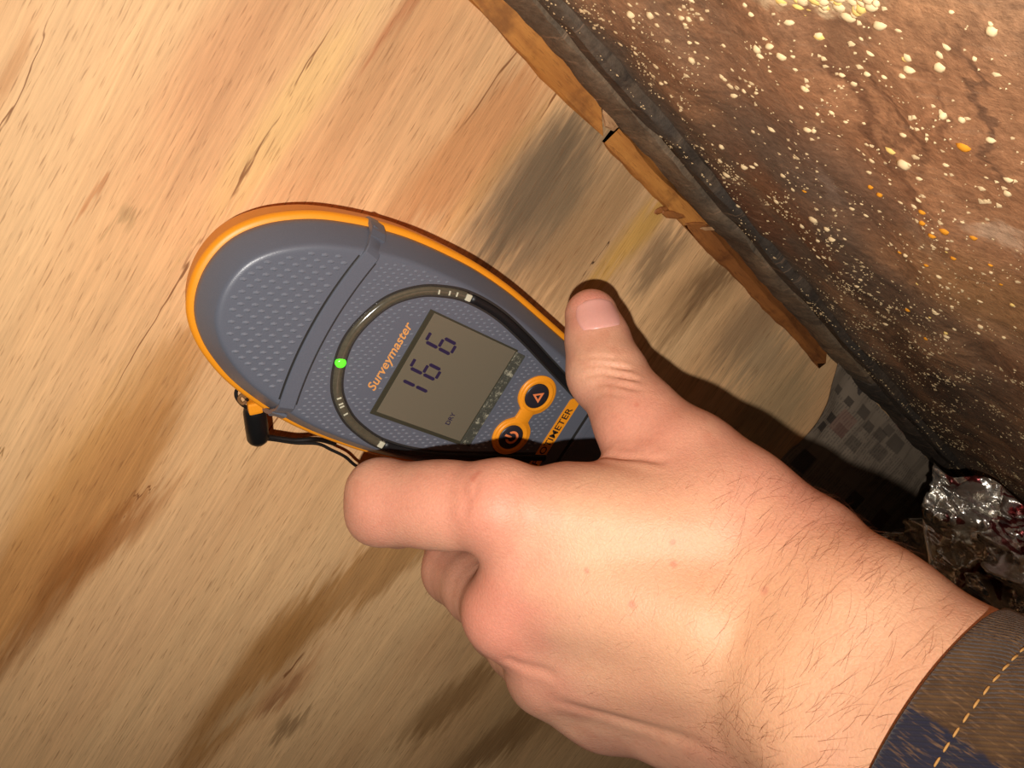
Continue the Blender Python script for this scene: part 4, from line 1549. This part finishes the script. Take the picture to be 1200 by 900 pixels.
# hairs on the wrist and forearm ------------------------------------------
m_hair = plain('brown_hair', srgb(142, 84, 56), .5, .4, 2000, .1)
hv, hf = [], []
rh = random.Random(9)
pc = (HV - C0 * 1000) @ R
dep = -pc[:, 2]
PXY = np.stack([600 + FPX * pc[:, 0] / dep, 450 - FPX * pc[:, 1] / dep], 1)
vis = (HN @ VIEWN > .15)
pool = np.where(vis & (PXY[:, 0] > 640) & (PXY[:, 0] < 1120) & (PXY[:, 1] > 560) & (PXY[:, 1] < 905))[0]
made = 0
while made < 760:
    i = int(rh.choice(pool))
    x, y = PXY[i]
    dns = math.exp(-((x - 960) / 130) ** 2) * .9 + .16 + (.5 if y > 760 and x > 800 else 0)
    if rh.random() > dns: continue
    n_ = HN[i]
    dr = R @ np.array([.55 + rh.gauss(0, .22), .75 + rh.gauss(0, .22), 0.0])
    if y > 800: dr = R @ np.array([.9, .5 + rh.gauss(0, .25), 0.0])
    dr = dr - n_ * (dr @ n_); dr /= np.linalg.norm(dr)
    sd = np.cross(n_, dr)
    ln = rh.uniform(3.5, 8.5) * (1 if x > 820 else .55)
    cv = rh.gauss(.0, .35)
    rad = rh.uniform(.018, .034) * (1 if x > 820 else .75)
    k0 = len(hv)
    for s in range(5):
        t = s / 4
        c = HV[i] + dr * ln * t + sd * cv * ln * t * t + n_ * (.05 + 1.1 * math.sin(t * 2.2) * ln * .05)
        # keep to the curved skin
        rr = rad * (1 - .75 * t)
        for q in range(3):
            a = q * 2.0944
            hv.append((c + (sd * math.cos(a) + n_ * math.sin(a)) * rr) * .001)
    for s in range(4):
        for q in range(3):
            hf.append((k0 + s * 3 + q, k0 + s * 3 + (q + 1) % 3, k0 + s * 3 + 3 + (q + 1) % 3, k0 + s * 3 + 3 + q))
    made += 1
hair = mesh_obj('arm_hair', hv, hf, m_hair, person)
hair.location = tuple(-poff)
tag(hair, 'fine brown hairs on the wrist', kind='stuff')


# sleeve ------------------------------------------------------------------
def flannel():
    g = NT('brown_plaid_flannel')
    uv = g.n('ShaderNodeUVMap').outputs[0]
    sep = g.n('ShaderNodeSeparateXYZ'); g.L(uv, sep.inputs[0])
    u, v_ = sep.outputs[0], sep.outputs[1]       # metres round the arm, metres along it
    tw = g.math('SINE', g.math('ADD', g.math('MULTIPLY', u, 5200.0), g.math('MULTIPLY', v_, 3600.0)))
    n1 = g.noise(g.mapping(uv, rot=(0, 0, .6), scale=(1400, 220, 1)), 1, 3, .6)
    n2 = g.noise(uv, 160, 4, .6)
    col = g.mix(g.rng(n2, .35, .65), srgb(72, 50, 30), srgb(88, 63, 38))
    wob = g.math('MULTIPLY', g.math('SUBTRACT', g.noise(uv, 700, 2, .5), .5), .0016)
    def stripe(c, a, b, tgt, amt):
        m_ = g.math('MULTIPLY', g.rng(g.math('ADD', c, wob), a - .0006, a + .0006), g.rng(g.math('ADD', c, wob), b - .0006, b + .0006, 1, 0))
        return g.math('MULTIPLY', m_, amt), tgt
    for s_ in (stripe(u, *NAVY_U, None, .0),):
        pass
    mu, _ = stripe(u, NAVY_U[0], NAVY_U[1], None, .92)
    col = g.mix(mu, col, srgb(30, 33, 50))
    m2, _ = stripe(v_, .034, .052, None, .5)
    col = g.mix(m2, col, srgb(40, 42, 58))
    col = g.mix(g.rng(n1, .52, .66, 0, .55), col, srgb(122, 90, 58))
    col = g.mix(g.rng(tw, .3, .9, 0, .22), col, srgb(30, 24, 22))
    h = g.math('ADD', g.math('MULTIPLY', tw, .3), n1)
    return g.set(col, .85, g.bump(h, .5, .0008), **{'Specular IOR Level': .15, 'Sheen Weight': .25})


NS, NL = 96, 22
RS1, RS2 = 30.6, 26.6
SL = 78.0
def sleeve_pt(th, s, extra=0.0):
    """th round the arm (0 = thumb side, quarter turn = back of the hand), s mm up the arm"""
    c = CU + ARM * (s - 7.0) + (FA - CU - ARM * ((FA - CU) @ ARM)) * (s / 80.0)
    gr = 1 + .0016 * s
    wr = 1 + (.010 * math.sin(3 * th + s * .06) + .012 * math.sin(5 * th + 1.3 + s * .11)) * min(1, s / 18)
    hem = -.75 * math.exp(-((s - 9.5) / 1.3) ** 2)
    skew = 3.0 * math.sin(th) * max(0, 1 - s / 40)
    return c + (SIDE * math.cos(th) * (RS1 * gr * wr + hem + extra) + DORS * math.sin(th) * (RS2 * gr * wr + hem + extra)) - ARM * skew * .0


NAVY_TH = (math.radians(85), math.radians(136))
NAVY_U = (NAVY_TH[0] * .0318, NAVY_TH[1] * .0318)
sv_, sf_, uvs = [], [], []
ss = [0, .5, 1.5, 3, 5, 7, 8.3, 9.5, 10.7, 12, 15, 19, 24, 29, 35, 41, 47, 53, 59, 65, 71, SL]
for s in ss:
    for i in range(NS + 1):
        th = 2 * math.pi * i / NS
        ex = -.7 if s == 0 else 0
        sv_.append(sleeve_pt(th, s, ex) * .001)
        uvs.append((th * .0318, s * .001))
for jj in range(len(ss) - 1):
    for i in range(NS):
        a = jj * (NS + 1) + i
        sf_.append((a, a + 1, a + NS + 2, a + NS + 1))
sleeve = mesh_obj('sleeve', sv_, sf_, flannel(), person)
sleeve.location = tuple(-poff)
ul = sleeve.data.uv_layers.new(name='UVMap')
for lp_ in sleeve.data.loops: ul.data[lp_.index].uv = uvs[lp_.vertex_index]
md = sleeve.modifiers.new('thick', 'SOLIDIFY'); md.thickness = .0014; md.offset = -1
if True:
    pn = sleeve.data.polygons[NS * 5 + NS // 4]
    cc = CU - ARM * 3
    if (np.array(pn.center) * 1000 - cc) @ np.array(pn.normal) < 0: sleeve.data.flip_normals()
sleeve['label'] = 'brown plaid flannel cuff with a navy check'
m_thread = plain('yellow_thread', srgb(184, 136, 76), .7, .2, 3000, .12)
# one dash of the hem seam, laid again and again round the cuff
dash = None
nst = 58
for i in range(nst):
    th = 2 * math.pi * (i + .5) / nst
    p = sleeve_pt(th, 9.5, .25); p2 = sleeve_pt(th + .02, 9.5, .25)
    t_ = (p2 - p) / np.linalg.norm(p2 - p)
    c_ = CU + ARM * 2.5
    n_ = p - c_; n_ -= ARM * (n_ @ ARM); n_ /= np.linalg.norm(n_)
    bn = np.cross(n_, t_)
    if dash is None:
        vs, fs = [], []
        for xx, rr, zz in ((-1.1, .08, -.25), (-.8, .21, .0), (0, .25, .04), (.8, .21, .0), (1.1, .08, -.25)):
            for q in range(6):
                a = q * math.pi / 3
                vs.append((xx * .001, rr * math.cos(a) * .001, (zz + rr * .8 * math.sin(a)) * .001))
        for j in range(4):
            for q in range(6):
                fs.append((j * 6 + q, j * 6 + (q + 1) % 6, j * 6 + 6 + (q + 1) % 6, j * 6 + 6 + q))
        fs += [tuple(reversed(range(6))), tuple(24 + q for q in range(6))]
        o = mesh_obj('stitch', vs, fs, m_thread, sleeve); dash = o
    else:
        o = dash.copy(); COL.objects.link(o); o.parent = sleeve
    o.matrix_local = Matrix([[t_[0], bn[0], n_[0], p[0] * .001], [t_[1], bn[1], n_[1], p[1] * .001], [t_[2], bn[2], n_[2], p[2] * .001], [0, 0, 0, 1]])
